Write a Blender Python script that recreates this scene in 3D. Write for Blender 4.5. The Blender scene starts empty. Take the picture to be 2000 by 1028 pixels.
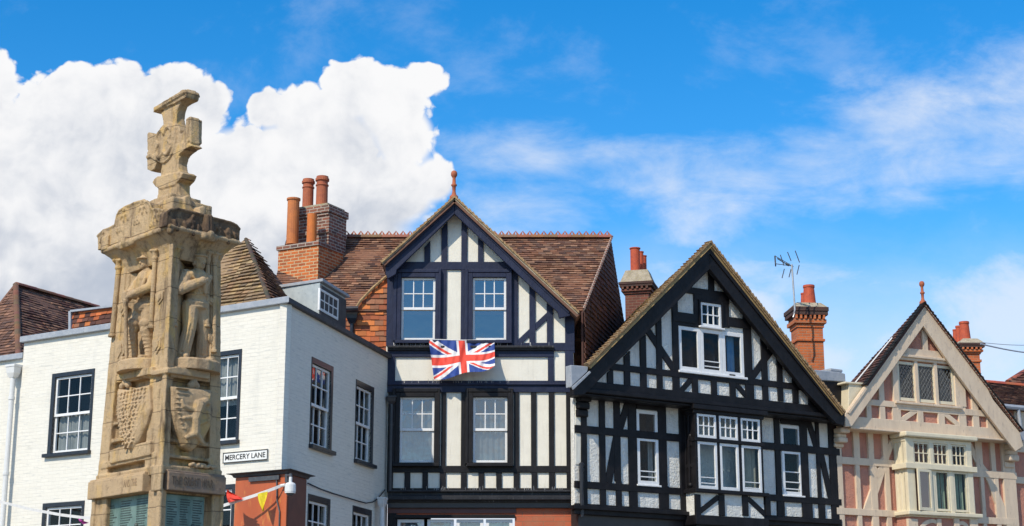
import bpy, bmesh, math, random
from mathutils import Vector, Matrix, noise as mnoise
sin, cos, pi = math.sin, math.cos, math.pi
R = math.radians
rnd = random.Random(11)
SC = bpy.context.scene
COL = SC.collection

# ------------------------------------------------------------------ camera
FPX = 3200.0                       # focal length in photo pixels (photo 2000 wide)
PITCH = math.atan(786 / FPX)
CAM = Vector((0, 0, 1.65))
cp, sp = cos(PITCH), sin(PITCH)
cam_d = bpy.data.cameras.new("camera"); cam = bpy.data.objects.new("camera", cam_d); COL.objects.link(cam)
cam.location = CAM; cam.rotation_euler = (pi / 2 + PITCH, 0, 0)
cam_d.sensor_fit = 'HORIZONTAL'; cam_d.sensor_width = 36; cam_d.lens = 36 * FPX / 2000
cam_d.clip_end = 8000
SC.camera = cam

def ray(px, py):
    a = (px - 1000) / FPX; b = (514 - py) / FPX
    return Vector((a, cp - b * sp, sp + b * cp))
def zat(X, Y, py):                  # height of the photo row py over ground point X, Y
    b = (514 - py) / FPX
    return CAM.z + Y * (sp + b * cp) / (cp - b * sp)
def at(px, py, Y):
    d = ray(px, py); return CAM + d * (Y / d.y)

class Face:
    """a vertical wall plane: origin, rightward direction, normal towards the square"""
    def __init__(s, ox, oy, az):
        s.o = Vector((ox, oy, 0)); s.az = az
        s.d = Vector((sin(R(az)), cos(R(az)), 0)); s.n = Vector((cos(R(az)), -sin(R(az)), 0))
    def P(s, u, z, off=0.0):
        p = s.o + s.d * u + s.n * off; return Vector((p.x, p.y, z))
    def q(s, px, py, off=0.0):
        r = ray(px, py); o = s.o + s.n * off
        t = (o - CAM).dot(s.n) / r.dot(s.n); p = CAM + r * t
        return ((p - s.o).dot(s.d), p.z)
    def qs(s, pts, off=0.0): return [s.q(x, y, off) for x, y in pts]
    def rect(s, x0, y0, x1, y1, off=0.0):
        """TL and BR photo corners of an upright rectangle -> u0,u1,z0,z1"""
        ym, xm = (y0 + y1) / 2, (x0 + x1) / 2
        return s.q(x0, ym, off)[0], s.q(x1, ym, off)[0], s.q(xm, y1, off)[1], s.q(xm, y0, off)[1]
    def shifted(s, off):
        f = Face(0, 0, s.az); f.o = s.o + s.n * off; return f

# ------------------------------------------------------------------ things and parts
ORG = {}
def thing(name, label, cat, loc=(0, 0, 0), group=None):
    o = bpy.data.objects.new(name, None); COL.objects.link(o)
    o.location = loc; o['label'] = label; o['category'] = cat
    o.empty_display_size = .3
    if group: o['group'] = group
    ORG[o.name] = Vector(loc)
    return o

class MB:
    def __init__(s): s.v = []; s.f = []; s.m = []; s.c = []; s.cur = 0; s.col = None
    def face(s, idx, mi=None):
        s.f.append(idx); s.m.append(s.cur if mi is None else mi); s.c.append(s.col)
    def add(s, pts): b = len(s.v); s.v += [Vector(p) for p in pts]; return b
    def poly(s, pts, mi=None):
        b = s.add(pts); s.face(list(range(b, b + len(pts))), mi)
    def hexa(s, lo, hi, mi=None):       # two matching rings
        n = len(lo); b = s.add(list(lo) + list(hi))
        s.face(list(range(b + n - 1, b - 1, -1)), mi); s.face(list(range(b + n, b + 2 * n)), mi)
        for i in range(n):
            j = (i + 1) % n; s.face([b + i, b + j, b + n + j, b + n + i], mi)
    def prism(s, F, pts, o0, o1, mi=None):
        s.hexa([F.P(u, z, o0) for u, z in pts], [F.P(u, z, o1) for u, z in pts], mi)
    def box(s, F, u0, u1, z0, z1, o0, o1, mi=None):
        s.prism(F, [(u0, z0), (u1, z0), (u1, z1), (u0, z1)], o0, o1, mi)
    def loft(s, rings, caps=True, mi=None):
        n = len(rings[0]); b = len(s.v)
        for r in rings: s.add(r)
        for k in range(len(rings) - 1):
            for i in range(n):
                j = (i + 1) % n
                s.face([b + k * n + i, b + k * n + j, b + (k + 1) * n + j, b + (k + 1) * n + i], mi)
        if caps:
            s.face(list(range(b + n - 1, b - 1, -1)), mi)
            e = b + (len(rings) - 1) * n; s.face(list(range(e, e + n)), mi)
    def tube(s, path, r, n=8, mi=None):
        path = [Vector(p) for p in path]; rings = []
        for i, p in enumerate(path):
            t = (path[min(i + 1, len(path) - 1)] - path[max(i - 1, 0)]).normalized()
            a = t.orthogonal().normalized() if abs(t.z) > .98 else t.cross(Vector((0, 0, 1))).normalized()
            b = t.cross(a).normalized(); rr = r[i] if isinstance(r, (list, tuple)) else r
            rings.append([p + (a * cos(2 * pi * k / n) + b * sin(2 * pi * k / n)) * rr for k in range(n)])
        s.loft(rings, True, mi)
    def lathe(s, c, prof, n=16, mi=None, lean=(0, 0)):
        z0 = prof[0][1]
        s.loft([[Vector((c[0] + lean[0] * (z - z0) + r * cos(2 * pi * k / n), c[1] + lean[1] * (z - z0) + r * sin(2 * pi * k / n), z)) for k in range(n)] for r, z in prof], True, mi)
    def ball(s, c, r, n=10, sc=(1, 1, 1), ax=None):
        rings = []
        for i in range(1, n):
            t = pi * i / n - pi / 2
            ring = []
            for k in range(2 * n):
                a = pi * k / n
                v = Vector((cos(t) * cos(a) * sc[0], cos(t) * sin(a) * sc[1], sin(t) * sc[2])) * r
                if ax: v = ax[0] * v.x + ax[1] * v.y + ax[2] * v.z
                ring.append(Vector(c) + v)
            rings.append(ring)
        s.loft(rings)
    def limb(s, p, q, r0, r1, n=10):
        s.ball(p, r0, 6); s.ball(q, r1, 6); s.tube([p, q], [r0, r1], n)
    def build(s, name, mat, parent=None, smooth=False, bevel=0.0, label=None, recalc=True, remesh=0.0, disp=None, smooth_it=0, kind=None):
        org = ORG[parent.name] if parent else Vector((0, 0, 0))
        me = bpy.data.meshes.new(name)
        me.from_pydata([tuple(p - org) for p in s.v], [], s.f)
        mats = mat if isinstance(mat, (list, tuple)) else [mat]
        for m in mats: me.materials.append(m)
        for p, mi in zip(me.polygons, s.m): p.material_index = mi
        if recalc:
            bm = bmesh.new(); bm.from_mesh(me); bmesh.ops.recalc_face_normals(bm, faces=bm.faces); bm.to_mesh(me); bm.free()
        uv = me.uv_layers.new(name="uv")
        vs = s.v
        for p in me.polygons:
            n = p.normal
            if abs(n.z) < .95:
                t = Vector((-n.y, n.x, 0)).normalized(); w = n.cross(t)
                if w.z < 0: w = -w
            else: t, w = Vector((1, 0, 0)), Vector((0, 1, 0))
            for li in p.loop_indices:
                v = vs[me.loops[li].vertex_index]; uv.data[li].uv = (v.dot(t), v.dot(w))
        if any(c is not None for c in s.c):
            ca = me.color_attributes.new("tint", 'FLOAT_COLOR', 'CORNER')
            for p, c in zip(me.polygons, s.c):
                for li in p.loop_indices: ca.data[li].color = (*(c or (.5, .5, .5)), 1)
        if smooth:
            for p in me.polygons: p.use_smooth = True
        o = bpy.data.objects.new(name, me); COL.objects.link(o)
        if parent: o.parent = parent
        ORG[o.name] = org
        if label: o['label'] = label
        if kind: o['kind'] = kind
        if bevel > 0:
            b = o.modifiers.new("bevel", 'BEVEL'); b.width = bevel; b.segments = 2; b.limit_method = 'ANGLE'; b.angle_limit = R(40)
        if remesh > 0:
            m = o.modifiers.new("remesh", 'REMESH'); m.mode = 'VOXEL'; m.voxel_size = remesh; m.use_smooth_shade = True
            if smooth_it:
                q = o.modifiers.new("soften", 'SMOOTH'); q.iterations = smooth_it; q.factor = .5
            if disp:
                tx = bpy.data.textures.new("weather", 'CLOUDS'); tx.noise_scale = disp[1]; tx.noise_depth = 4
                d = o.modifiers.new("weather", 'DISPLACE'); d.texture = tx; d.strength = disp[0]; d.mid_level = .5; d.texture_coords = 'LOCAL'
        return o

# ------------------------------------------------------------------ materials
class NT:
    def __init__(s, tree): s.t = tree; s.N = tree.nodes; s.L = tree.links
    def new(s, k, **kw):
        n = s.N.new(k)
        for a, b in kw.items(): setattr(n, a, b)
        return n
    def put(s, sock, v):
        if v is None: return
        if hasattr(v, 'is_linked') or isinstance(v, bpy.types.NodeSocket): s.L.new(v, sock)
        else:
            if sock.type == 'RGBA' and len(v) == 3: v = (*v, 1)
            sock.default_value = v
    def M(s, op, a, b=None, c=None, clamp=False):
        n = s.new('ShaderNodeMath', operation=op); n.use_clamp = clamp
        for i, v in enumerate((a, b, c)):
            if v is not None: s.put(n.inputs[i], v)
        return n.outputs[0]
    def mix(s, fac, a, b, blend='MIX'):
        n = s.new('ShaderNodeMix', data_type='RGBA', blend_type=blend)
        s.put(n.inputs[0], fac); s.put(n.inputs[6], a); s.put(n.inputs[7], b); return n.outputs[2]
    def noise(s, vec, scale, detail=4, rough=.55, dist=0, dim='3D'):
        n = s.new('ShaderNodeTexNoise', noise_dimensions=dim); n.inputs['Scale'].default_value = scale; n.inputs['Detail'].default_value = detail
        n.inputs['Roughness'].default_value = rough; n.inputs['Distortion'].default_value = dist
        if vec is not None: s.L.new(vec, n.inputs['Vector'])
        return n.outputs['Fac']
    def ss(s, x, lo, hi):
        n = s.new('ShaderNodeMapRange', interpolation_type='SMOOTHSTEP'); s.put(n.inputs[0], x)
        n.inputs[1].default_value = lo; n.inputs[2].default_value = hi; return n.outputs[0]
    def mapping(s, vec, scale=(1, 1, 1), loc=(0, 0, 0), rot=(0, 0, 0)):
        n = s.new('ShaderNodeMapping'); s.L.new(vec, n.inputs[0])
        n.inputs['Scale'].default_value = scale; n.inputs['Location'].default_value = loc; n.inputs['Rotation'].default_value = rot
        return n.outputs[0]

def newmat(name):
    m = bpy.data.materials.new(name); m.use_nodes = True
    t = NT(m.node_tree); b = m.node_tree.nodes['Principled BSDF']
    return m, t, b
def bump(t, b, h, strength, dist):
    n = t.new('ShaderNodeBump'); n.inputs['Strength'].default_value = strength; n.inputs['Distance'].default_value = dist
    t.L.new(h, n.inputs['Height']); t.L.new(n.outputs[0], b.inputs['Normal']); return n

def simple(name, c1, c2=None, scale=6, rough=.6, bs=.0, bd=.01, bscale=40, spec=.5, stretch=(1, 1, 1), c3=None, metallic=0):
    """painted or plain surface: two or three tones in patches, fine relief"""
    m, t, b = newmat(name)
    co = t.new('ShaderNodeNewGeometry').outputs['Position']
    if stretch != (1, 1, 1): co = t.mapping(co, stretch)
    if c2:
        f = t.ss(t.noise(co, scale, 6, .6), .35, .68); col = t.mix(f, c1, c2)
        if c3: col = t.mix(t.ss(t.noise(co, scale * 3.1, 5, .65), .56, .72), col, c3)
        t.L.new(col, b.inputs['Base Color'])
    else: b.inputs['Base Color'].default_value = (*c1, 1)
    b.inputs['Roughness'].default_value = rough; b.inputs['Specular IOR Level'].default_value = spec; b.inputs['Metallic'].default_value = metallic
    if bs: bump(t, b, t.noise(co, bscale, 5, .6), bs, bd)
    return m

def bricks(name, c1, c2, mortar, bw=.225, bh=.075, ms=.012, rough=.85, bs=.6, dark=None, flat=False, sq=.5):
    m, t, b = newmat(name)
    uv = t.new('ShaderNodeTexCoord').outputs['UV']
    geo = t.new('ShaderNodeNewGeometry').outputs['Position']
    wob = t.mapping(uv)
    n = t.new('ShaderNodeTexBrick'); t.L.new(wob, n.inputs['Vector'])
    n.inputs['Scale'].default_value = 1; n.inputs['Brick Width'].default_value = bw; n.inputs['Row Height'].default_value = bh
    n.inputs['Mortar Size'].default_value = ms; n.inputs['Mortar Smooth'].default_value = .3; n.inputs['Bias'].default_value = -.1
    n.inputs['Color1'].default_value = (*c1, 1); n.inputs['Color2'].default_value = (*c2, 1); n.inputs['Mortar'].default_value = (*mortar, 1)
    col = n.outputs['Color']
    if not flat:
        v = t.noise(geo, 3.0, 5, .6)
        col = t.mix(t.M('MULTIPLY', t.ss(v, .45, .75), .45), col, dark or (.05, .03, .025))
        g = t.noise(geo, 45, 4, .6); col = t.mix(t.M('MULTIPLY', t.ss(g, .4, .7), .3), col, t.mix(.5, c2, mortar))
    else:
        v = t.noise(t.mapping(geo, (1, 1, .25)), 2.2, 6, .65)
        col = t.mix(t.M('MULTIPLY', t.ss(v, .52, .78), .5), col, dark or (.5, .5, .46))
        run = t.noise(t.mapping(geo, (7, 7, .5)), 1.5, 7, .7); col = t.mix(t.M('MULTIPLY', t.ss(run, .58, .78), .4), col, dark)
        lines = t.noise(t.mapping(geo, (1.2, 1.2, 13)), 2.6, 5, .6)      # thick paint bridging most joints, a few courses open
        col = t.mix(t.M('MULTIPLY', t.ss(lines, .55, .66), .6), col, dark or (.5, .5, .46))
    t.L.new(col, b.inputs['Base Color']); b.inputs['Roughness'].default_value = rough
    patch = t.ss(t.noise(geo, 1.7, 4), .3, .7) if flat else 1.0
    h = t.M('ADD', t.M('MULTIPLY', t.M('SUBTRACT', 1, n.outputs['Fac']), patch), t.M('MULTIPLY', t.noise(geo, 60, 4), .35))
    bump(t, b, h, bs, .012)
    return m

def tinted(name, rough=.85, bs=.5, grime=(.05, .04, .03), lichen=None, gfac=.35):
    """clay tiles: every tile carries its own tone"""
    m, t, b = newmat(name)
    at_ = t.new('ShaderNodeAttribute', attribute_name='tint').outputs['Color']
    geo = t.new('ShaderNodeNewGeometry').outputs['Position']
    col = t.mix(t.M('MULTIPLY', t.ss(t.noise(geo, 5, 6, .65), .45, .75), gfac), at_, grime)
    col = t.mix(t.M('MULTIPLY', t.ss(t.noise(geo, 28, 4, .6), .45, .7), .3), col, t.mix(1, at_, (1.5, 1.4, 1.25), 'MULTIPLY'))
    if lichen:
        col = t.mix(t.M('MULTIPLY', t.ss(t.noise(geo, 2.2, 7, .7), .52, .7), .7), col, lichen)
    t.L.new(col, b.inputs['Base Color']); b.inputs['Roughness'].default_value = rough
    bump(t, b, t.noise(geo, 70, 4), bs, .006)
    return m

def stone(name, c1, c2, c3, crust, cf=.5, bs=.8, crust_at=(.5, .72), courses=True):
    m, t, b = newmat(name)
    geo = t.new('ShaderNodeNewGeometry').outputs['Position']
    a = t.noise(geo, 2.2, 7, .6); col = t.mix(t.ss(a, .35, .65), c1, c2)
    k = t.noise(t.mapping(geo, (1, 1, .5), (3, 1, 7)), 5, 7, .65); col = t.mix(t.M('MULTIPLY', t.ss(k, .50, .66), .75), col, c3)
    s_ = t.noise(t.mapping(geo, (1, 1, .22), (9, 4, 2)), 6.5, 8, .72); col = t.mix(t.M('MULTIPLY', t.ss(s_, *crust_at), cf), col, crust)
    g2 = t.noise(geo, 17, 7, .7); col = t.mix(t.M('MULTIPLY', t.ss(g2, .52, .70), .5), col, t.mix(1, c2, (.42, .38, .36), 'MULTIPLY'))
    p = t.noise(geo, 90, 3, .6); col = t.mix(t.M('MULTIPLY', t.ss(p, .55, .75), .4), col, t.mix(1, c1, (.45, .42, .4), 'MULTIPLY'))
    h = t.M('ADD', t.noise(geo, 30, 8, .7), t.M('MULTIPLY', t.noise(geo, 120, 3, .6), .4))
    if courses:      # bed joints of the masonry
        sx = t.new('ShaderNodeSeparateXYZ'); t.L.new(geo, sx.inputs[0])
        fr = t.M('FRACT', t.M('DIVIDE', t.M('ADD', sx.outputs[2], t.M('MULTIPLY', t.noise(geo, 4, 3), .012)), .315))
        j = t.M('LESS_THAN', fr, .026); col = t.mix(t.M('MULTIPLY', j, .6), col, crust); h = t.M('SUBTRACT', h, t.M('MULTIPLY', j, .8))
    t.L.new(col, b.inputs['Base Color']); b.inputs['Roughness'].default_value = .92; b.inputs['Specular IOR Level'].default_value = .2
    bump(t, b, h, bs, .016)
    return m

def glassmat(name, f0=.16, tint=(.85, .9, .92), rough=.02, fr=.5):
    m = bpy.data.materials.new(name); m.use_nodes = True; t = NT(m.node_tree)
    out = t.N['Material Output']; t.N.remove(t.N['Principled BSDF'])
    tr = t.new('ShaderNodeBsdfTransparent'); tr.inputs[0].default_value = (*tint, 1)
    gl = t.new('ShaderNodeBsdfGlossy'); gl.inputs['Roughness'].default_value = rough; gl.inputs[0].default_value = (.95, .97, 1, 1)
    geo = t.new('ShaderNodeNewGeometry').outputs['Position']
    bn = t.new('ShaderNodeBump'); bn.inputs['Strength'].default_value = .12; bn.inputs['Distance'].default_value = .02
    t.L.new(t.noise(geo, 3.5, 2), bn.inputs['Height']); t.L.new(bn.outputs[0], gl.inputs['Normal'])
    lw = t.new('ShaderNodeLayerWeight'); lw.inputs[0].default_value = .35
    fac = t.M('ADD', f0, t.M('MULTIPLY', lw.outputs['Fresnel'], fr), clamp=True)
    mx = t.new('ShaderNodeMixShader'); t.L.new(fac, mx.inputs[0]); t.L.new(tr.outputs[0], mx.inputs[1]); t.L.new(gl.outputs[0], mx.inputs[2])
    t.L.new(mx.outputs[0], out.inputs[0]); return m

MT = {}
def render_mat(name, c1, c2, stain, gs, bs, bd):
    """rendered panel: trowel texture, run-off streaks and patchy paint"""
    m, t, b = newmat(name)
    geo = t.new('ShaderNodeNewGeometry').outputs['Position']
    col = t.mix(t.ss(t.noise(geo, 2.6, 6, .65), .35, .68), c1, c2)
    s_ = t.noise(t.mapping(geo, (9, 9, .8)), 1.6, 7, .7); col = t.mix(t.M('MULTIPLY', t.ss(s_, .52, .78), .55), col, stain)
    f = t.noise(geo, gs, 5, .65); col = t.mix(t.M('MULTIPLY', t.ss(f, .55, .75), .28), col, stain)
    t.L.new(col, b.inputs['Base Color']); b.inputs['Roughness'].default_value = .9; b.inputs['Specular IOR Level'].default_value = .25
    bump(t, b, t.M('ADD', f, t.M('MULTIPLY', t.noise(geo, gs * .35, 4, .6), 1.2)), bs, bd)
    return m
MT['white_brick'] = bricks('white painted brick', (.77, .735, .645), (.735, .70, .61), (.69, .655, .57), .22, .072, .006, .6, .40, flat=True, dark=(.54, .53, .48))
MT['orange_brick'] = bricks('orange chimney brick', (.60, .135, .022), (.30, .065, .018), (.56, .40, .22), .22, .078, .013, .9, .6, dark=(.07, .035, .03))
MT['shade_brick'] = bricks('red chimney brick with painted shade', (.20, .06, .035), (.12, .04, .028), (.20, .12, .08), .22, .075, .01, .9, .55, dark=(.05, .025, .02))  # brick tone darkened: the shadowed stack's shade is put into its colour
MT['sooty_cap'] = bricks('sooty cap brick', (.10, .04, .03), (.06, .03, .025), (.07, .05, .04), .22, .078, .01, .9, .6)
MT['dark_brick'] = bricks('sooty brick', (.27, .085, .045), (.075, .04, .035), (.44, .38, .31), .22, .078, .012, .9, .6)
MT['red_brick'] = bricks('red facing brick', (.55, .12, .05), (.42, .10, .045), (.30, .14, .08), .46, .105, .007, .8, .5, dark=(.38, .2, .11))
MT['red_chimney'] = bricks('red chimney brick', (.62, .155, .038), (.48, .11, .03), (.40, .22, .13), .22, .075, .01, .9, .55, dark=(.15, .05, .03))
MT['plaster'] = render_mat('cream plaster', (.79, .755, .655), (.73, .695, .60), (.52, .48, .40), 55, .5, .008)
MT['stucco'] = render_mat('combed white stucco', (.84, .82, .755), (.73, .72, .665), (.46, .44, .39), 26, 1.0, .035)
MT['pink'] = render_mat('pink roughcast', (.58, .265, .185), (.50, .225, .16), (.30, .15, .12), 60, 1.0, .018)
def timber(name, c1, c2, worn, wf=.35, rough=.5, spec=.35):
    m, t, b = newmat(name)
    geo = t.new('ShaderNodeNewGeometry').outputs['Position']
    col = t.mix(t.ss(t.noise(geo, 3.5, 5, .6), .35, .65), c1, c2)
    st_ = t.noise(t.mapping(geo, (14, 14, 1.2)), 3, 6, .65); col = t.mix(t.M('MULTIPLY', t.ss(st_, .58, .80), wf), col, worn)
    sp_ = t.noise(geo, 26, 5, .7); col = t.mix(t.M('MULTIPLY', t.ss(sp_, .66, .80), wf), col, worn)
    t.L.new(col, b.inputs['Base Color']); b.inputs['Specular IOR Level'].default_value = spec
    t.L.new(t.M('ADD', rough - .12, t.M('MULTIPLY', t.noise(geo, 9, 5), .3)), b.inputs['Roughness'])
    bump(t, b, t.M('ADD', t.noise(t.mapping(geo, (1, 1, .12)), 42, 5, .6), t.M('MULTIPLY', t.noise(geo, 11, 4), .8)), .5, .010)
    return m
MT['navy'] = timber('navy painted timber', (.007, .011, .036), (.012, .018, .050), (.07, .08, .10))
MT['black'] = timber('black painted timber', (.0042, .0035, .0045), (.010, .0085, .010), (.065, .06, .06), spec=.28)
MT['ledge_paint'] = timber('bird streaked ledge paint', (.010, .010, .013), (.02, .02, .024), (.34, .34, .33), .75)
MT['cream_timber'] = simple('cream painted timber', (.70, .555, .40), (.62, .485, .35), 5, .6, .5, .008, 30, stretch=(1, 1, .3), c3=(.44, .35, .27))
MT['cream_frame'] = simple('cream window paint', (.72, .64, .46), (.66, .58, .42), 6, .45, .15, .004, 30)
MT['frame'] = simple('white window paint', (.80, .80, .79), (.74, .74, .73), 9, .4, .1, .003, 30)
MT['black_frame'] = simple('black window paint', (.013, .013, .018), (.022, .022, .028), 9, .35, .15, .003, 30)
MT['lead'] = simple('weathered lead', (.30, .33, .37), (.38, .40, .43), 6, .55, .3, .01, 14, c3=(.22, .24, .27))
MT['came'] = simple('lead came', (.16, .17, .17), (.11, .12, .12), 20, .5)
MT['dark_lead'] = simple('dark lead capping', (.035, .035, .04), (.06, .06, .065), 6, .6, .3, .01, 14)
MT['grey_board'] = simple('pale grey sheet', (.44, .49, .50), (.36, .41, .43), 5, .6, .2, .006, 20, c3=(.3, .34, .36))
MT['terracotta'] = simple('terracotta pot', (.42, .12, .05), (.33, .09, .045), 9, .8, .3, .006, 40, c3=(.24, .08, .05))
MT['orange_pot'] = simple('bright orange pot', (.60, .17, .03), (.52, .14, .03), 9, .75, .2, .005, 40)
MT['tan_pot'] = simple('weathered orange pot', (.55, .18, .05), (.44, .145, .05), 7, .8, .3, .006, 30)
MT['red_pot'] = simple('red pot', (.50, .085, .03), (.38, .065, .03), 9, .75, .2, .005, 40)
MT['mortar'] = simple('mortar flaunching', (.42, .36, .27), (.30, .25, .17), 8, .95, .8, .02, 25, c3=(.33, .30, .08))
MT['verge'] = simple('mortar and tile verge', (.42, .28, .14), (.26, .155, .08), 14, .95, .9, .03, 22, c3=(.40, .30, .13))
MT['tile'] = tinted('red brown roof tiles')
MT['tile_old'] = tinted('old lichened roof tiles', lichen=(.30, .215, .075), gfac=.4)
MT['tile_dark'] = tinted('dark hung tiles', gfac=.5)
MT['tile_hung'] = tinted('orange hung tiles', gfac=.3, grime=(.10, .035, .025))
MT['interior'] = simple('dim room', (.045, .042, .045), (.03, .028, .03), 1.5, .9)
MT['curtain'] = simple('net curtain', (.33, .33, .31), (.25, .25, .24), 6, .9)
MT['cream_curtain'] = simple('cream curtain', (.36, .33, .25), (.28, .26, .2), 6, .9)
MT['green_curtain'] = simple('pale green curtain', (.30, .36, .26), (.22, .28, .2), 6, .9)
MT['blue_curtain_reflection'] = simple('blue curtain and painted reflection', (.10, .25, .42), (.08, .2, .36), 6, .9)
MT['glass'] = glassmat('window glass', .018, fr=.16)
MT['glass_sky'] = glassmat('sky reflecting glass', .17)
MT['stone'] = stone('sandstone', (.60, .43, .245), (.50, .36, .215), (.66, .43, .15), (.085, .056, .036), .75, 1.0, (.48, .68))
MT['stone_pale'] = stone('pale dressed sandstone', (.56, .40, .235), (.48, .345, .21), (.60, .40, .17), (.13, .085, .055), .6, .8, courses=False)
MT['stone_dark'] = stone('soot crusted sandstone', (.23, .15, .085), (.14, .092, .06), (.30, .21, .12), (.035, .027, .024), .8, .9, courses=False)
MT['stone_band_shade'] = stone('band sandstone with painted shade', (.30, .215, .15), (.26, .19, .14), (.32, .22, .13), (.12, .08, .06), .5, .6, courses=False)  # darker copy for the right-hand band; its shade is in the colour
MT['carved_faint'] = simple('worn cut letters', (.36, .25, .145), (.30, .21, .12), 20, .95)
MT['carved'] = simple('cut letters', (.16, .115, .075), (.11, .08, .055), 20, .95)
MT['rust_paint'] = simple('burnt orange paint', (.50, .115, .035), (.40, .09, .03), 2.2, .55, .2, .006, 18, stretch=(1, 1, .3), c3=(.56, .2, .05))
MT['maroon'] = simple('maroon paint', (.10, .03, .025), (.07, .022, .02), 4, .5, .2, .005, 20)
MT['shaded_return_red'] = simple('pilaster red with painted shade', (.15, .045, .028), (.11, .034, .024), 4, .5, .2, .005, 20)  # darker red that holds the shade of the lane-side return
MT['white_plastic'] = simple('white plastic', (.72, .72, .70), (.66, .66, .64), 12, .4)
MT['grey_metal'] = simple('galvanised metal', (.45, .46, .47), (.36, .37, .38), 10, .45, metallic=.4)
MT['dark_metal'] = simple('dark metal', (.05, .055, .065), (.08, .085, .09), 10, .5)
MT['cable'] = simple('grey cable', (.30, .35, .42), None)
MT['sign_white'] = simple('sign white', (.80, .80, .77), (.74, .74, .71), 8, .45)
MT['sign_black'] = simple('sign black', (.012, .012, .013), None)
MT['red_cloth'] = simple('red pennant', (.70, .045, .02), (.6, .04, .02), 9, .7)
MT['yellow_cloth'] = simple('yellow pennant', (.78, .60, .02), (.7, .54, .02), 9, .7)
MT['purple_cloth'] = simple('purple pennant', (.42, .03, .26), (.34, .03, .22), 9, .7)
MT['ribbon'] = simple('white ribbon', (.75, .74, .72), (.66, .65, .63), 12, .7)
MT['paving'] = bricks('york stone paving', (.25, .225, .19), (.21, .19, .16), (.13, .12, .11), .9, .6, .012, .85, .3)
MT['shop'] = simple('dark shop fascia', (.02, .018, .02), (.03, .026, .028), 5, .4)

def attr_mat(name, rough=.7, bs=0):
    m, t, b = newmat(name)
    a = t.new('ShaderNodeAttribute', attribute_name='tint').outputs['Color']
    t.L.new(a, b.inputs['Base Color']); b.inputs['Roughness'].default_value = rough
    return m
MT['flag'] = attr_mat('flag cloth', .75)

def plaque_mat():
    m, t, b = newmat('verdigris bronze')
    geo = t.new('ShaderNodeNewGeometry').outputs['Position']
    uv = t.new('ShaderNodeTexCoord').outputs['UV']
    a = t.noise(t.mapping(geo, (1, 1, .35)), 9, 7, .65); col = t.mix(t.ss(a, .35, .7), (.20, .29, .25), (.10, .17, .14))
    col = t.mix(t.M('MULTIPLY', t.ss(t.noise(geo, 22, 4), .6, .75), .6), col, (.035, .045, .035))
    t.L.new(col, b.inputs['Base Color']); b.inputs['Roughness'].default_value = .55; b.inputs['Metallic'].default_value = .25
    bump(t, b, t.noise(geo, 60, 4), .3, .004); return m
MT['bronze'] = plaque_mat()
MT['bronze_text'] = simple('raised bronze letters', (.075, .10, .085), (.05, .07, .06), 14, .5)

def leaded_mat():
    """small diamond quarries: lead lines are part of the pane"""
    m = glassmat('leaded glass', .07)
    return m
MT['leaded'] = leaded_mat()
# ------------------------------------------------------------------ sun and sky
SUN_AZ, SUN_EL = 215.0, 43.0
S = Vector((sin(R(SUN_AZ)) * cos(R(SUN_EL)), cos(R(SUN_AZ)) * cos(R(SUN_EL)), sin(R(SUN_EL))))
ld = bpy.data.lights.new("sun", 'SUN'); ld.energy = 4.2; ld.angle = R(.5); ld.color = (1, .905, .745)
lo = bpy.data.objects.new("sun", ld); COL.objects.link(lo); lo.rotation_euler = S.to_track_quat('Z', 'Y').to_euler(); lo.location = (-20, -30, 40)

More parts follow.
